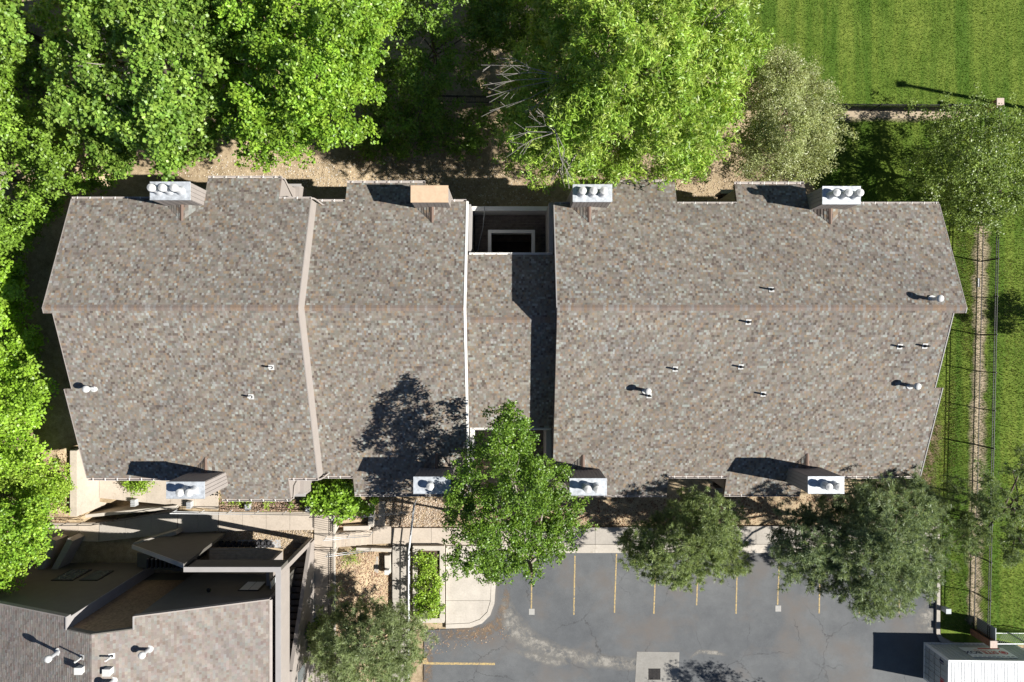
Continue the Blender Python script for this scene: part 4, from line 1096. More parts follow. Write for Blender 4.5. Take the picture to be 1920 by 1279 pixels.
# doors on the west end, their shade painted in as a darker grey
for k in range(2):
    ya = -0.15 - k * 1.075; dr = cpart(MB().box(0.012, 0.05, ya - 1.06, ya, 0.165, Hc - 0.125), 'door', 'grey_and_door_shade')
    for t_ in (0.3, 0.75): MB().tube([(-0.01, ya - t_, 0.12), (-0.01, ya - t_, Hc - 0.1)], 0.02, 8).build('lock_rod', 'galvanised', dr)
    for zz in (0.6, 1.2, 1.8): MB().box(0.005, 0.0119, ya - 1.04, ya - 0.02, zz, zz + 0.03).build('door_seam', 'black_rubber', dr)
    MB().box(-0.03, 0.0, ya - 0.9, ya - 0.25, 1.02, 1.07).build('door_handle', 'galvanised', dr)
cpart(MB().box(0.0, 0.011, -0.55, -0.3, 1.7, 2.1), 'placard', 'sign_navy'); cpart(MB().box(0.0, 0.011, -1.75, -1.45, 1.8, 2.2), 'placard', 'sign_red')
# banner on the north side, readable from the north
bn = cpart(MB().box(1.85, 4.75, 0.004, 0.012, 0.75, 2.15), 'banner', 'sign_white')
def text(body, size, loc, mat, par, ext=0.0, bold=0.0):
    cu = bpy.data.curves.new('lettering', 'FONT'); cu.body = body; cu.size = size; cu.align_x = 'LEFT'; cu.extrude = 0.001; cu.offset = bold
    tmp = bpy.data.objects.new('tmp', cu); col.objects.link(tmp)
    dg = bpy.context.evaluated_depsgraph_get(); me = bpy.data.meshes.new_from_object(tmp.evaluated_get(dg))
    bpy.data.objects.remove(tmp); me.materials.clear(); me.materials.append(MATS[mat])
    o = bpy.data.objects.new('lettering', me); col.objects.link(o); o.parent = par
    o.location = loc; o.rotation_euler = (math.radians(90), 0, math.radians(180)); return o
text('SITE', 0.52, (3.92, 0.0155, 1.30), 'sign_red', bn, bold=0.014); text('BOX', 0.52, (2.86, 0.0155, 1.30), 'sign_navy', bn, bold=0.014)
text('STORAGE', 0.2, (3.45, 0.0155, 1.08), 'sign_red', bn)
MB().lathe((0, 0, 0), [(0.26, 0), (0.26, 0.002)], 28).build('logo', 'sign_red', bn).rotation_euler = (math.radians(-90), 0, 0)
lg = [o for o in bn.children if o.name.startswith('logo')][0]; lg.location = (4.3, 0.013, 1.45)
ring = MB()
for j in range(28):
    a0, a1 = 2 * math.pi * j / 28, 2 * math.pi * (j + 1) / 28
    ring.add([(4.3 + 0.15 * math.cos(t), 0.0165, 1.45 + 0.15 * math.sin(t)) for t in (a0, a1)] + [(4.3 + 0.19 * math.cos(t), 0.0165, 1.45 + 0.19 * math.sin(t)) for t in (a1, a0)], [(0, 1, 2, 3)])
ring.build('logo_ring', 'sign_white', bn)
MB().box(3.0, 4.45, 0.013, 0.015, 0.82, 0.97).build('banner_bar', 'sign_red', bn)
for k in range(9): MB().box(2.0 + k * 0.3, 2.2 + k * 0.3, 0.013, 0.015, 1.98, 2.04).build('banner_dash', 'sign_navy', bn)

# ------------------------------------------------------------------ loose ground cover
def scatter_px(poly, n, z=None, r=rng):
    poly = np.array(poly, float); lo, hi = poly.min(0), poly.max(0); out = []
    while len(out) < n:
        q = r.uniform(lo, hi, (n * 2, 2)); q = q[in_poly(q[:, 0], q[:, 1], poly)]; out += list(q)
    return np.array(out[:n])
def to_world_ground(q, zoff=0.0):
    z = np.zeros(len(q))
    for _ in range(4):
        d = H - z; x = (q[:, 0] - CX) * d / F; y = (CY - q[:, 1]) * d / F; z = ground_z(x, y)
    return np.stack([x, y, z + zoff], 1)
def pebbles(name, poly, n, smin, smax, pal, flat=0.6, zoff=0.0, zfix=None):
    q = scatter_px(poly, n)
    c = to_world_ground(q, zoff) if zfix is None else np.array([tuple(P(a, b, zfix)) for a, b in q])
    base = np.array([(1, 0, 0), (0.3, 0.9, 0), (-0.8, 0.6, 0), (-0.8, -0.6, 0), (0.3, -0.9, 0)], float)
    s = rng.uniform(smin, smax, n) / 2; th = rng.uniform(0, 6.28, n); asp = rng.uniform(0.5, 1, n)
    V = np.zeros((n, 5, 4, 3)); top = np.array([0.0, 0, 1.0])
    cth, sth = np.cos(th), np.sin(th)
    def tr(p):
        x = p[0] * s; y = p[1] * s * asp; z = p[2] * s * flat
        return np.stack([c[:, 0] + x * cth - y * sth, c[:, 1] + x * sth + y * cth, c[:, 2] + z], 1)
    for k in range(5):
        a, b = base[k], base[(k + 1) % 5]
        t = (a + b) * 0.22 + top
        V[:, k, 0] = tr(a + (0, 0, -0.3)); V[:, k, 1] = tr(b + (0, 0, -0.3)); V[:, k, 2] = tr(b * 0.45 + top); V[:, k, 3] = tr(a * 0.45 + top)
    T = np.zeros((n, 5, 3))
    for k in range(5): T[:, k] = tr(base[k] * 0.45 + top)
    V = V.reshape(-1, 3)
    # tops as quads (4 of the 5 corners) plus a sliver quad
    TQ = np.stack([T[:, 0], T[:, 1], T[:, 2], T[:, 3]], 1).reshape(-1, 3); TQ2 = np.stack([T[:, 0], T[:, 3], T[:, 4], T[:, 4] * 0.5 + T[:, 0] * 0.5], 1).reshape(-1, 3)
    pc = np.array(pal)[rng.integers(len(pal), size=n)] * rng.uniform(0.75, 1.2, (n, 1))
    return stuff(fast_mesh(name, np.vstack([V, TQ, TQ2]), 4, np.vstack([np.repeat(pc, 5, 0), pc, pc]), 'pebble'))
COB = [(0.42, 0.32, 0.23), (0.36, 0.27, 0.19), (0.48, 0.40, 0.31), (0.28, 0.20, 0.14), (0.52, 0.46, 0.38)]
MUL = [(0.28, 0.18, 0.11), (0.36, 0.25, 0.16), (0.18, 0.11, 0.07), (0.42, 0.32, 0.22), (0.24, 0.14, 0.09)]
pebbles('cobbles', [(722, 934), (846, 934), (846, 989), (722, 989)], 3200, 0.07, 0.16, COB, 0.6)
pebbles('mulch', [(836, 930), (1764, 925), (1764, 986), (836, 990)], 5600, 0.06, 0.17, MUL, 0.35, 0.0)
pebbles('mulch', [(626, 1034), (733, 1036), (733, 1290), (629, 1290)], 4200, 0.06, 0.16, [(0.40, 0.28, 0.19), (0.33, 0.22, 0.14), (0.46, 0.36, 0.26), (0.24, 0.15, 0.10)], 0.4, 0.02)
pebbles('mulch', [(628, 964), (692, 962), (692, 990), (628, 996)], 900, 0.05, 0.13, MUL, 0.4, 0.02)
pebbles('mulch', [(412, 936), (600, 936), (600, 958), (412, 958)], 1700, 0.05, 0.13, [(0.33, 0.22, 0.16), (0.40, 0.30, 0.23), (0.22, 0.15, 0.1)], 0.4, 0.05)
pebbles('gravel', [(408, 994), (586, 994), (586, 1040), (380, 1040)], 2600, 0.05, 0.11, [(0.42, 0.34, 0.25), (0.36, 0.28, 0.2), (0.5, 0.42, 0.33)], 0.5, 0.02)
pebbles('leaf_litter', [(340, 285), (960, 300), (1050, 380), (880, 384), (390, 334), (330, 330)], 3500, 0.05, 0.13, [(0.40, 0.31, 0.2), (0.48, 0.40, 0.29), (0.28, 0.2, 0.13), (0.55, 0.5, 0.42)], 0.25, 0.01)
pebbles('leaf_litter', [(1240, 310), (1390, 310), (1390, 380), (1260, 380)], 900, 0.05, 0.13, [(0.36, 0.27, 0.18), (0.46, 0.38, 0.28), (0.28, 0.2, 0.13)], 0.25, 0.01)
pebbles('leaf_litter', [(60, 840), (135, 840), (130, 990), (40, 990)], 1500, 0.05, 0.13, MUL, 0.25, 0.01)
pebbles('leaf_litter', [(900, -20), (990, -20), (960, 120), (880, 130)], 700, 0.06, 0.15, [(0.40, 0.31, 0.22), (0.33, 0.24, 0.16)], 0.25, 0.01)
pebbles('leaf_litter', [(770, 1180), (960, 1172), (955, 1195), (800, 1230)], 260, 0.04, 0.10, MUL, 0.3, 0.07)

def grass(name, poly, n, hmin, hmax, pal, wid=0.02):
    q = scatter_px(poly, n); c = to_world_ground(q); c[:, 2] = 0.0
    th = rng.uniform(0, 6.28, n); hh = rng.uniform(hmin, hmax, n); lean = rng.uniform(0.2, 1.0, n); la = rng.uniform(0, 6.28, n)
    dx, dy = np.cos(th) * wid, np.sin(th) * wid
    lx, ly = np.cos(la) * lean * hh, np.sin(la) * lean * hh
    V = np.zeros((n, 4, 3))
    V[:, 0] = c + np.stack([dx, dy, 0 * dx], 1); V[:, 1] = c - np.stack([dx, dy, 0 * dx], 1)
    V[:, 2] = c + np.stack([lx - dx * 0.3, ly - dy * 0.3, hh], 1); V[:, 3] = c + np.stack([lx + dx * 0.3, ly + dy * 0.3, hh], 1)
    pc = np.array(pal)[rng.integers(len(pal), size=n)] * rng.uniform(0.7, 1.3, (n, 1))
    return stuff(fast_mesh(name, V.reshape(-1, 3), 4, pc, 'blade'))
GP = [(0.095, 0.175, 0.02), (0.11, 0.195, 0.026), (0.08, 0.155, 0.016), (0.16, 0.22, 0.055)]
GP2 = GP + [(0.26, 0.24, 0.11), (0.20, 0.22, 0.08), (0.15, 0.21, 0.04)]
grass('grass', [(1372, -40), (1960, -40), (1960, 205), (1480, 205), (1440, 100), (1372, 90)], 45000, 0.03, 0.07, GP, 0.016)
grass('grass', [(1500, 222), (1840, 222), (1840, 400), (1700, 400), (1530, 356)], 24000, 0.04, 0.09, GP, 0.016)
grass('grass', [(1770, 380), (1960, 380), (1960, 1180), (1764, 1180), (1764, 990), (1700, 900), (1780, 600)], 42000, 0.04, 0.11, GP2, 0.018)

DRY = [(0.30, 0.27, 0.14), (0.24, 0.24, 0.10), (0.34, 0.31, 0.18)]
grass('dry_grass', [(1735, 780), (1790, 700), (1795, 860), (1760, 960), (1715, 905)], 4200, 0.03, 0.08, DRY, 0.016)
grass('dry_grass', [(1790, 420), (1832, 400), (1826, 700), (1800, 640)], 2500, 0.03, 0.08, DRY, 0.016)
grass('dry_grass', [(1876, 480), (1960, 520), (1960, 760), (1885, 700)], 2000, 0.03, 0.08, DRY, 0.016)
# ------------------------------------------------------------------ trees
def crown_lobes(poly, ztop, zbot, rmin, rmax, n, seed, core=0.6, fill=1, grow=1.0, tilt=0.0):
    r = np.random.default_rng(seed); poly = np.array(poly, float); poly = poly.mean(0) + (poly - poly.mean(0)) * grow
    E0 = poly; E1 = np.roll(poly, -1, 0)
    def edist(q):
        d = E1 - E0; t = np.clip(((q - E0) * d).sum(1) / (d * d).sum(1), 0, 1)
        return np.sqrt((((E0 + t[:, None] * d) - q) ** 2).sum(1)).min()
    lo, hi = poly.min(0), poly.max(0); pts = []; ed = []
    tries = 0
    while len(pts) < n and tries < n * 80:
        tries += 1
        q = r.uniform(lo, hi)
        if not in_poly(q[:1], q[1:], [tuple(p) for p in poly])[0]: continue
        d = edist(q)
        if d < rmin * 15: continue
        md = (rmin + rmax) * 0.5 * 36 * 0.62
        if any((q[0] - a[0]) ** 2 + (q[1] - a[1]) ** 2 < (md * (0.9 if tries < n * 30 else 0.55)) ** 2 for a in pts): continue
        pts.append(q); ed.append(d)
    ed = np.array(ed); mx = max(ed.max(), 1)
    L = []
    for q, d in zip(pts, ed):
        t = min(1, d / mx)
        z = zbot + (ztop - zbot) * t ** core + r.normal(0, 0.75 if ztop > 6 else 0.3) + tilt * ((lo[1] + hi[1]) / 2 - q[1]) / (hi[1] - lo[1]) * 2
        rad = min(r.uniform(rmin, rmax), d / 30 * 1.1 + 0.25)
        c = P(q[0], q[1], z - rad * 0.5); L.append((np.array(c), rad))
        for k in range(fill):
            if t > (0.04 if fill > 1 else 0.2) and ztop > 4:
                z2 = max(zbot * 0.55, z - r.uniform(1.4, 2.4) * (k + 1))
                L.append((np.array(P(q[0] + r.normal(0, 16), q[1] + r.normal(0, 16), z2)), rad, 'fill'))
    return L
LEAFGAIN = np.array([2.35, 2.0, 2.0]); PINEGAIN = np.array([2.6, 2.6, 2.6])
def split_lobes(L, seed, kmul=8.0, rlo=0.27, rhi=0.5, stray=0.25):
    r = np.random.default_rng(seed); out = []
    for lb in L:
        c, rad = lb[0], lb[1]
        tone = r.uniform(0.84, 1.16)
        k = max(3, int(kmul * rad * r.uniform(0.8, 1.2) * (0.42 if len(lb) > 2 else 1)))
        for _ in range(k):
            u = r.normal(size=3); u /= np.linalg.norm(u); u[2] = abs(u[2]) * 0.9 - 0.25
            out.append((c + u * rad * r.uniform(0.45, 1.0) * np.array([1, 1, 0.8]), r.uniform(rlo, rhi) * (0.75 + 0.25 * min(rad, 1.2)), tone))
        if r.random() < stray:
            a = r.uniform(0, 6.28); out.append((c + np.array([math.cos(a), math.sin(a), 0.15]) * rad * r.uniform(1.1, 1.45), r.uniform(0.18, 0.3), tone))
    return out
def leaf_cloud(lobes, tw_den, per, llen, lwid, spread, pal, seed, upb=0.55, squash=0.8, jit=0.7, needle=False, under=-0.25, clump=True):
    r = np.random.default_rng(seed); Ps = []; Us = []
    Tn = []
    for lb in lobes:
        c, rad = lb[0], lb[1]; tn = lb[2] if len(lb) > 2 and not isinstance(lb[2], str) else 1.0
        nt_ = max(3, int(4 * math.pi * rad * rad * 0.62 * tw_den))
        u = r.normal(size=(nt_ * 3, 3)); u /= np.linalg.norm(u, axis=1)[:, None]; u = u[u[:, 2] > under][:nt_]
        d = rad * r.uniform(0.55, 1.12, len(u))
        p = c + u * d[:, None] * np.array([1, 1, squash]); Ps.append(p); Us.append(u); Tn.append(np.full((len(u), 1), tn))
        if clump:
            p += r.normal(0, 0.05, p.shape)
    Pt = np.vstack(Ps); Ut = np.vstack(Us); nt_ = len(Pt)
    tone = r.uniform(0.85, 1.15, (nt_, 1)) * np.vstack(Tn)
    n = nt_ * per; idx = np.repeat(np.arange(nt_), per)
    off = r.normal(0, spread, (n, 3)); off[:, 2] *= 0.7
    p = Pt[idx] + off; u = Ut[idx]
    pal = np.array(pal); base = pal[r.integers(len(pal), size=nt_)]
    c = base[idx] * tone[idx] * r.uniform(0.7, 1.35, (n, 1)) * (PINEGAIN if needle else LEAFGAIN)
    if needle:
        ax = r.normal(size=(n, 3)) + u * 0.7 + np.array([0, 0, 0.5]); ax /= np.linalg.norm(ax, axis=1)[:, None]
        nr = np.cross(ax, r.normal(size=(n, 3))); nr /= np.linalg.norm(nr, axis=1)[:, None]
        L_ = r.uniform(0.7, 1.2, n) * llen
        p0 = Pt[idx] + off * 0.25
        a = nr * lwid * 0.5
        V = np.stack([p0 - a, p0 + a, p0 + ax * L_[:, None] + a * 0.5, p0 + ax * L_[:, None] - a * 0.5], 1)
    else:
        nrm = u * 0.45 + np.array([0, 0, upb]) + r.normal(0, jit * 0.6, (n, 3)); nrm /= np.linalg.norm(nrm, axis=1)[:, None]
        ax = np.cross(nrm, r.normal(size=(n, 3))); ax /= np.linalg.norm(ax, axis=1)[:, None]; bx = np.cross(nrm, ax)
        L_ = (r.uniform(0.65, 1.2, n) * llen)[:, None]; W_ = (r.uniform(0.75, 1.15, n) * lwid)[:, None]
        V = np.stack([p - ax * L_ * 0.5, p + bx * W_ * 0.5 - nrm * W_ * 0.12 - ax * L_ * 0.08, p + ax * L_ * 0.5 - nrm * L_ * 0.12, p - bx * W_ * 0.5 - nrm * W_ * 0.12 - ax * L_ * 0.08], 1)
    return V.reshape(-1, 3), c
def tree(name, label, cat, poly, ztop, zbot, rr_, n, leaf, seed, trunk=None, tr_r=0.22, group=None, core=0.6, limbs=14, base_z=None, fill=1, grow=1.0, tilt=0.0):
    L = crown_lobes(poly, ztop, zbot, rr_[0], rr_[1], int(n * 1.35), seed, core, fill, grow, tilt)
    t = thing(name, label, cat, group=group)
    leaf = dict(leaf); sp_ = leaf.pop('split', None)
    V, C = leaf_cloud(split_lobes(L, seed + 3, **sp_) if sp_ is not None else L, seed=seed + 1, **leaf)
    cr_ = fast_mesh('crown', V, 4, C, 'leaf', t)
    cen = np.mean([q[0] for q in L], axis=0)
    if trunk is not None: cen[:2] = trunk
    gz_ = float(ground_z(cen[0], cen[1])) if base_z is None else base_z
    r = random.Random(seed); m = MB(); h = max(0.4, (zbot - gz_) * 0.75)
    f = Vector((cen[0], cen[1], gz_ + h)); m.tube([(cen[0], cen[1], gz_ - 0.2), (cen[0] + 0.05, cen[1], gz_ + h * 0.5), f, f + Vector((0.1, 0.05, (ztop - gz_ - h) * 0.6))], [tr_r * 1.2, tr_r, tr_r * 0.85, tr_r * 0.3], 8)
    m.build('trunk', 'bark', t, True)
    b = MB(); Ls = sorted(L, key=lambda q: -q[1])[:limbs] if len(L) > limbs else L
    for c, rad in [q[:2] for q in Ls]:
        c = Vector(c); s0 = f + Vector((0, 0, r.uniform(-0.2, (ztop - gz_ - h) * 0.35)))
        mid = s0.lerp(c, 0.5) + Vector((r.uniform(-.3, .3), r.uniform(-.3, .3), r.uniform(0, .5)))
        b.tube([s0, mid, c, c + (c - mid).normalized() * rad * 0.7], [tr_r * 0.42, tr_r * 0.28, tr_r * 0.14, 0.01], 5, False)
        for _ in range(3):
            e = c + Vector((r.gauss(0, 1), r.gauss(0, 1), r.gauss(0.3, .6))).normalized() * rad * 0.95
            b.tube([mid.lerp(c, r.uniform(.4, 1)), e], [tr_r * 0.12, 0.008], 4, False)
    b.build('branches', 'pale_bark' if ztop > 8.5 and not leaf.get('needle') else 'bark', t, True)
    NL[label] = len(C)
    return t, L
NL = {}
# leaf kinds
COTTON = dict(tw_den=3.4, per=16, llen=0.212, lwid=0.191, spread=0.15, pal=[(0.085, 0.165, 0.024), (0.105, 0.185, 0.03), (0.07, 0.145, 0.022)], jit=0.85, split=dict(kmul=8, rlo=0.28, rhi=0.55))
MAPLE = dict(tw_den=4.0, per=17, llen=0.202, lwid=0.123, spread=0.13, pal=[(0.095, 0.19, 0.018), (0.115, 0.205, 0.022), (0.075, 0.16, 0.016)], jit=0.85, split=dict(kmul=8, rlo=0.28, rhi=0.55))
WILLOW = dict(tw_den=4.0, per=14, llen=0.310, lwid=0.075, spread=0.14, pal=[(0.125, 0.215, 0.03), (0.10, 0.185, 0.022), (0.15, 0.225, 0.045), (0.085, 0.17, 0.02)], jit=0.95, split=dict(kmul=8, rlo=0.26, rhi=0.5, stray=0.5))
OLIVE = dict(tw_den=5.0, per=17, llen=0.126, lwid=0.063, spread=0.13, pal=[(0.125, 0.168, 0.066), (0.112, 0.155, 0.055), (0.148, 0.188, 0.085)], jit=0.95, split=dict(kmul=12, rlo=0.24, rhi=0.45, stray=0.5))
PEAR = dict(tw_den=7.0, per=17, llen=0.127, lwid=0.099, spread=0.10, pal=[(0.053, 0.112, 0.012), (0.067, 0.130, 0.015), (0.041, 0.092, 0.010)], jit=0.85, split=dict(kmul=10, rlo=0.2, rhi=0.4, stray=0.5))
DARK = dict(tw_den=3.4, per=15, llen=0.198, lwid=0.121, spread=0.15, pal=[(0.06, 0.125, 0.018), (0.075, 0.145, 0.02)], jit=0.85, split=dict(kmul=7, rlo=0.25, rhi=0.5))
VINE = dict(tw_den=2.6, per=26, llen=0.172, lwid=0.149, spread=0.18, pal=[(0.11, 0.215, 0.018), (0.095, 0.19, 0.016), (0.125, 0.225, 0.025)], jit=0.6)
SHRUB = dict(tw_den=8.0, per=19, llen=0.130, lwid=0.100, spread=0.12, pal=[(0.11, 0.20, 0.02), (0.09, 0.175, 0.016), (0.13, 0.215, 0.03)], jit=0.8)
ELM = dict(tw_den=4.2, per=16, llen=0.137, lwid=0.089, spread=0.13, pal=[(0.076, 0.125, 0.026), (0.090, 0.145, 0.030), (0.062, 0.106, 0.022)], jit=0.9, split=dict(kmul=8, rlo=0.22, rhi=0.42, stray=0.5))
PINE = dict(tw_den=17.0, per=24, llen=0.2, lwid=0.024, spread=0.07, pal=[(0.092, 0.120, 0.048), (0.110, 0.138, 0.058), (0.076, 0.100, 0.040)], needle=True, squash=0.65, split=dict(kmul=13, rlo=0.13, rhi=0.28, stray=0.8))
PINE2 = dict(tw_den=15.0, per=18, llen=0.23, lwid=0.027, spread=0.09, pal=[(0.080, 0.106, 0.056), (0.098, 0.124, 0.066), (0.064, 0.086, 0.044)], needle=True, squash=0.65, split=dict(kmul=13, rlo=0.15, rhi=0.32, stray=0.8))
PINE3 = dict(tw_den=15.0, per=22, llen=0.22, lwid=0.023, spread=0.08, pal=[(0.096, 0.120, 0.054), (0.084, 0.106, 0.046), (0.112, 0.136, 0.066)], needle=True, squash=0.65, split=dict(kmul=11, rlo=0.13, rhi=0.28, stray=0.8))

tree('cottonwood_tree', 'large light green cottonwood at the upper left with broad shiny leaves', 'tree', [(95, -70), (430, -70), (450, 60), (440, 160), (455, 265), (400, 275), (345, 298), (270, 318), (170, 280), (120, 225), (75, 195), (110, 100), (85, 30)], 12.0, 7.0, (0.75, 1.35), 62, COTTON, 21, tr_r=0.3, fill=1, grow=1.08)
tree('maple_tree', 'bright green dense tree left of the dark shaded gap at the top', 'tree', [(415, -70), (735, -70), (735, 60), (700, 150), (698, 240), (640, 285), (585, 268), (540, 302), (455, 292), (425, 170)], 13.0, 6.5, (0.75, 1.4), 60, MAPLE, 31, tr_r=0.28, fill=1, grow=1.07)
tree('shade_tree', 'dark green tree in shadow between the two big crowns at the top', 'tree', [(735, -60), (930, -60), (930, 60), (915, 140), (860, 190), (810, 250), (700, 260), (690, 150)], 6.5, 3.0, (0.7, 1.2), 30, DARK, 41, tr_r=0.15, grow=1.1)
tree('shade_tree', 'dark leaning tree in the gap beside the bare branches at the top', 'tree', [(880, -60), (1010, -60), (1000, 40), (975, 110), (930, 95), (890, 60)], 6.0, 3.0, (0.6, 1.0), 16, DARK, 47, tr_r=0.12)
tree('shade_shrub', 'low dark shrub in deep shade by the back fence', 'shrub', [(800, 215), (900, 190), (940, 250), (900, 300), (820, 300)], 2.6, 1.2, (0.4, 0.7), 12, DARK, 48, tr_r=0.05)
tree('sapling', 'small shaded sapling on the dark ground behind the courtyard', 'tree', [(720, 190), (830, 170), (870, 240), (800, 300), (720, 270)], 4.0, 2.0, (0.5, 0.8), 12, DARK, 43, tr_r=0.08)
tree('corner_tree', 'small bright tree crown cut off by the upper left corner', 'tree', [(-120, -90), (40, -90), (48, 20), (35, 70), (-40, 110), (-120, 120)], 12.0, 9.0, (0.7, 1.1), 14, COTTON, 51, tr_r=0.2)
tree('understory_tree', 'mid green tree along the left edge above the building corner', 'tree', [(-120, 110), (30, 100), (95, 230), (170, 275), (275, 320), (180, 350), (110, 390), (70, 440), (55, 510), (20, 545), (-120, 560)], 9.0, 5.0, (0.75, 1.3), 46, dict(MAPLE, pal=[(0.085, 0.165, 0.02), (0.10, 0.185, 0.024), (0.07, 0.14, 0.017)]), 61, tr_r=0.22, grow=1.06)
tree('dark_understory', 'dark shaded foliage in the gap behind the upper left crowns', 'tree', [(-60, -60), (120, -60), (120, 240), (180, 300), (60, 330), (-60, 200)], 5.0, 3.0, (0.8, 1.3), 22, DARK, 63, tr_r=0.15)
tree('vine_thicket', 'bright lime green vine thicket against the shaded west gable', 'shrub', [(-120, 470), (30, 490), (45, 540), (58, 610), (95, 690), (95, 760), (112, 830), (60, 870), (-120, 880)], 7.4, 6.0, (0.7, 1.15), 44, VINE, 71, tr_r=0.12, core=0.4, grow=1.03)
tree('hillside_bush', 'yellow green bush on the slope left of the tall sunlit wall', 'shrub', [(-120, 850), (70, 855), (128, 880), (130, 950), (100, 975), (40, 960), (-120, 960)], 5.6, 4.0, (0.45, 0.8), 40, dict(SHRUB, tw_den=5), 73, tr_r=0.08)
tree('hillside_tree', 'bright green tree at the left edge beside the dark house', 'tree', [(-120, 930), (60, 940), (95, 975), (85, 1030), (55, 1075), (10, 1108), (-120, 1120)], 8.0, 5.5, (0.6, 1.0), 28, dict(MAPLE, llen=0.16), 75, tr_r=0.15)
tg, LG = tree('willow_tree', 'huge yellow green tree over the roof edge at the top centre', 'tree', [(955, -80), (1375, -80), (1390, 30), (1415, 90), (1390, 180), (1372, 260), (1340, 300), (1280, 336), (1265, 358), (1245, 338), (1205, 330), (1150, 328), (1060, 356), (1005, 325), (950, 300), (925, 195), (985, 110), (1000, 40)], 14.5, 7.0, (0.8, 1.5), 96, WILLOW, 81, tr_r=0.35, limbs=30, fill=2, grow=1.03)
tree('olive_tree', 'pale grey green olive tree beside the lawn fence', 'tree', [(1350, 330), (1375, 240), (1390, 150), (1440, 105), (1510, 108), (1530, 150), (1575, 195), (1582, 235), (1560, 270), (1550, 310), (1510, 335), (1430, 325)], 8.0, 3.2, (0.55, 1.0), 46, OLIVE, 91, tr_r=0.18, grow=1.05)
tree('elm_tree', 'mid green loose tree at the upper right over the east fence', 'tree', [(1690, 350), (1720, 290), (1740, 215), (1800, 190), (1870, 205), (1980, 230), (1990, 420), (1900, 430), (1830, 440), (1785, 415), (1765, 375), (1720, 375)], 7.0, 3.0, (0.55, 1.0), 64, ELM, 95, tr_r=0.18, grow=1.05)
tree('pear_tree', 'round dense green tree in front of the courtyard between parking bays and roof', 'tree', [(905, 800), (925, 755), (965, 765), (990, 800), (1000, 850), (1045, 835), (1050, 890), (1080, 930), (1105, 985), (1060, 1020), (1020, 1060), (1005, 1090), (950, 1080), (900, 1095), (855, 1070), (840, 1000), (850, 940), (845, 870), (880, 860)], 11.6, 8.8, (0.55, 0.95), 64, PEAR, 101, fill=0, tilt=3.2, grow=1.03, tr_r=0.2, trunk=tuple(P(985, 985, 0).xy))
tree('pine_tree', 'olive green pine over the middle parking bays', 'tree', [(1160, 1010), (1190, 985), (1245, 960), (1270, 925), (1290, 935), (1320, 925), (1345, 935), (1385, 935), (1380, 1000), (1400, 1060), (1360, 1075), (1310, 1080), (1270, 1105), (1230, 1080), (1160, 1055)], 8.2, 4.5, (0.45, 0.8), 62, PINE, 111, fill=0, grow=1.04, tr_r=0.15, trunk=tuple(P(1290, 985, 0).xy), limbs=40)
tree('dark_pine_tree', 'large dark green pine beside the roof corner over the right parking bays', 'tree', [(1445, 985), (1490, 955), (1560, 945), (1600, 900), (1670, 900), (1720, 905), (1770, 950), (1770, 1040), (1755, 1090), (1700, 1145), (1620, 1155), (1570, 1110), (1490, 1095), (1450, 1040)], 9.6, 4.5, (0.55, 1.0), 90, PINE2, 121, fill=0, grow=1.02, tr_r=0.2, trunk=tuple(P(1590, 985, 0).xy), limbs=44)
tree('fence_pine_tree', 'grey green pine at the right edge beyond the dark pine', 'tree', [(1740, 920), (1800, 880), (1880, 850), (1990, 800), (1990, 1060), (1880, 1050), (1800, 1045), (1775, 1010)], 7.2, 3.6, (0.5, 0.85), 26, dict(PINE2, pal=[(0.085, 0.115, 0.05), (0.075, 0.10, 0.042), (0.06, 0.085, 0.035)]), 131, tr_r=0.18, trunk=tuple(P(1830, 930, 0).xy), limbs=24, fill=0)
tree('front_pine_tree', 'pale green pine over the mulch bed at the bottom centre', 'tree', [(585, 1165), (640, 1120), (700, 1125), (750, 1130), (800, 1165), (800, 1210), (790, 1250), (760, 1300), (640, 1320), (590, 1290), (580, 1220)], 7.5, 3.2, (0.45, 0.8), 58, PINE3, 141, tr_r=0.14, trunk=tuple(P(690, 1165, 0).xy), limbs=36)
# shrubs
tree('leafy_shrub', 'glossy green shrub tucked into the roof notch above the steps', 'shrub', [(572, 940), (590, 905), (640, 893), (665, 905), (672, 935), (705, 940), (700, 960), (640, 968), (590, 960)], 3.6, 1.8, (0.4, 0.7), 22, dict(SHRUB, llen=0.2, lwid=0.16, tw_den=5.5, pal=[(0.085, 0.175, 0.015), (0.10, 0.195, 0.02)]), 151, tr_r=0.06)
for i, (poly, lab) in enumerate((([(778, 1040), (820, 1042), (822, 1085), (780, 1085)], 'bushy green shrub at the north end of the planter'), ([(782, 1080), (824, 1082), (824, 1125), (782, 1125)], 'bushy green shrub in the middle of the planter'), ([(776, 1118), (826, 1120), (824, 1162), (780, 1162)], 'bushy green shrub at the south end of the planter'))):
    tree('planter_shrub', lab, 'shrub', poly, 1.0, 0.62, (0.26, 0.42), 11, SHRUB, 161 + i, tr_r=0.04, group='planter shrubs', base_z=0.3)
tree('small_shrub', 'small bright shrub on the terrace beside the twin-flue chimney', 'shrub', [(233, 897), (282, 897), (284, 915), (255, 922), (236, 912)], 1.9, 1.4, (0.25, 0.4), 9, SHRUB, 171, tr_r=0.03, base_z=1.0)
tree('small_shrub', 'small feathery bright green plant in the mulch bed below the steps', 'shrub', [(640, 1035), (672, 1035), (675, 1058), (645, 1060)], 0.9, 0.6, (0.25, 0.35), 7, dict(SHRUB, llen=0.1, lwid=0.03), 172, tr_r=0.02)
tree('small_shrub', 'low green shrub beside the chimney left of the round pear tree', 'shrub', [(835, 925), (880, 920), (885, 948), (850, 950)], 1.8, 1.0, (0.3, 0.45), 9, dict(SHRUB, pal=[(0.07, 0.13, 0.02)]), 173, tr_r=0.03)
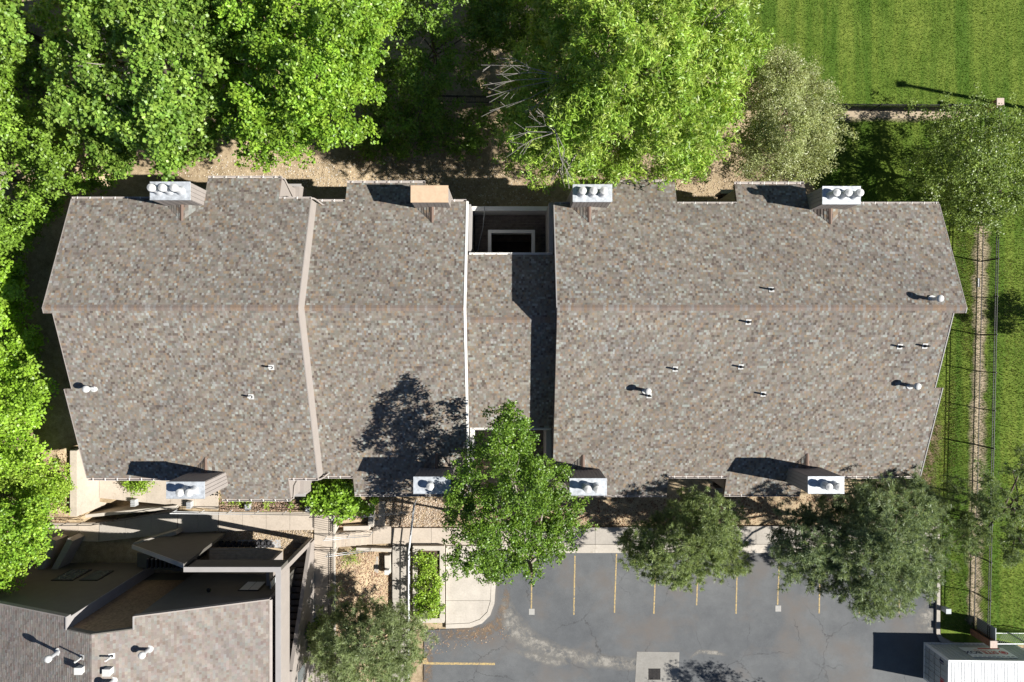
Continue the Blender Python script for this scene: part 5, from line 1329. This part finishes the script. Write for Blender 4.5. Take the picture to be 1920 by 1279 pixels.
tree('small_shrub', 'low weeds along the wall beneath the left south gutter', 'shrub', [(405, 925), (425, 915), (600, 945), (600, 958), (430, 945)], 1.5, 1.1, (0.2, 0.3), 14, dict(SHRUB, tw_den=5), 174, tr_r=0.02)
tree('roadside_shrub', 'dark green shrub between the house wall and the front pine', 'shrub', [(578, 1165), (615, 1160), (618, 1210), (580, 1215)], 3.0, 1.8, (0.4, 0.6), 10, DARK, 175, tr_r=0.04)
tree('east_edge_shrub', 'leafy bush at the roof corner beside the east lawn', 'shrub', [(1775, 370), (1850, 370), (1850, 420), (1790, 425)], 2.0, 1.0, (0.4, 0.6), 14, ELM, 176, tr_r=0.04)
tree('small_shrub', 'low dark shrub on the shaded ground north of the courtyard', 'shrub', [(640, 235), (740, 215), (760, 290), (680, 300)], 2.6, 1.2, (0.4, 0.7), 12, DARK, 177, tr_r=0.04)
# trees just outside the frame whose shadows reach into it
tree('street_tree', 'tree beyond the right edge whose shadow falls on the grass', 'tree', [(2130, 590), (2190, 580), (2210, 650), (2150, 670)], 5.5, 4.0, (0.5, 0.8), 9, ELM, 181, tr_r=0.1)
tree('street_tree', 'tree beyond the bottom edge whose shadow falls on the car park', 'tree', [(1560, 1420), (1700, 1400), (1790, 1440), (1740, 1530), (1600, 1520)], 8.0, 5.0, (0.5, 0.9), 18, dict(ELM, tw_den=3), 183, tr_r=0.14)
# dead branches sticking out of the big tree
def dead(parent, root, tips, r0):
    m = MB(); rr = random.Random(5)
    for tp in tips:
        a = Vector(root); b = Vector(tp); mid = a.lerp(b, 0.55) + Vector((rr.uniform(-.3, .3), rr.uniform(-.3, .3), rr.uniform(0, .3)))
        m.tube([a, a.lerp(mid, .5), mid, b], [r0, r0 * 0.75, r0 * 0.55, 0.012], 5, False)
        for _ in range(4):
            s0 = mid.lerp(b, rr.uniform(0, .8)); m.tube([s0, s0 + (b - a).normalized() * rr.uniform(.4, .9) + Vector((rr.uniform(-.4, .4), rr.uniform(-.5, .5), rr.uniform(-.1, .3)))], [r0 * 0.35, 0.009], 4, False)
    return m.build('dead_branch', 'dead_wood', parent, True)
dead(tg, P(1065, 145, 11.6), [P(902, 122, 11.8), P(905, 160, 11.6), P(912, 182, 11.4), P(918, 208, 11.4), P(955, 105, 12), P(930, 140, 11.8), P(985, 212, 11.8)], 0.028)
dead(tg, P(1042, 248, 12.4), [P(1008, 212, 12.6), P(972, 252, 12.2), P(970, 278, 12.2), P(1052, 300, 12.2), P(1066, 326, 11.8), P(995, 238, 12.5)], 0.028)
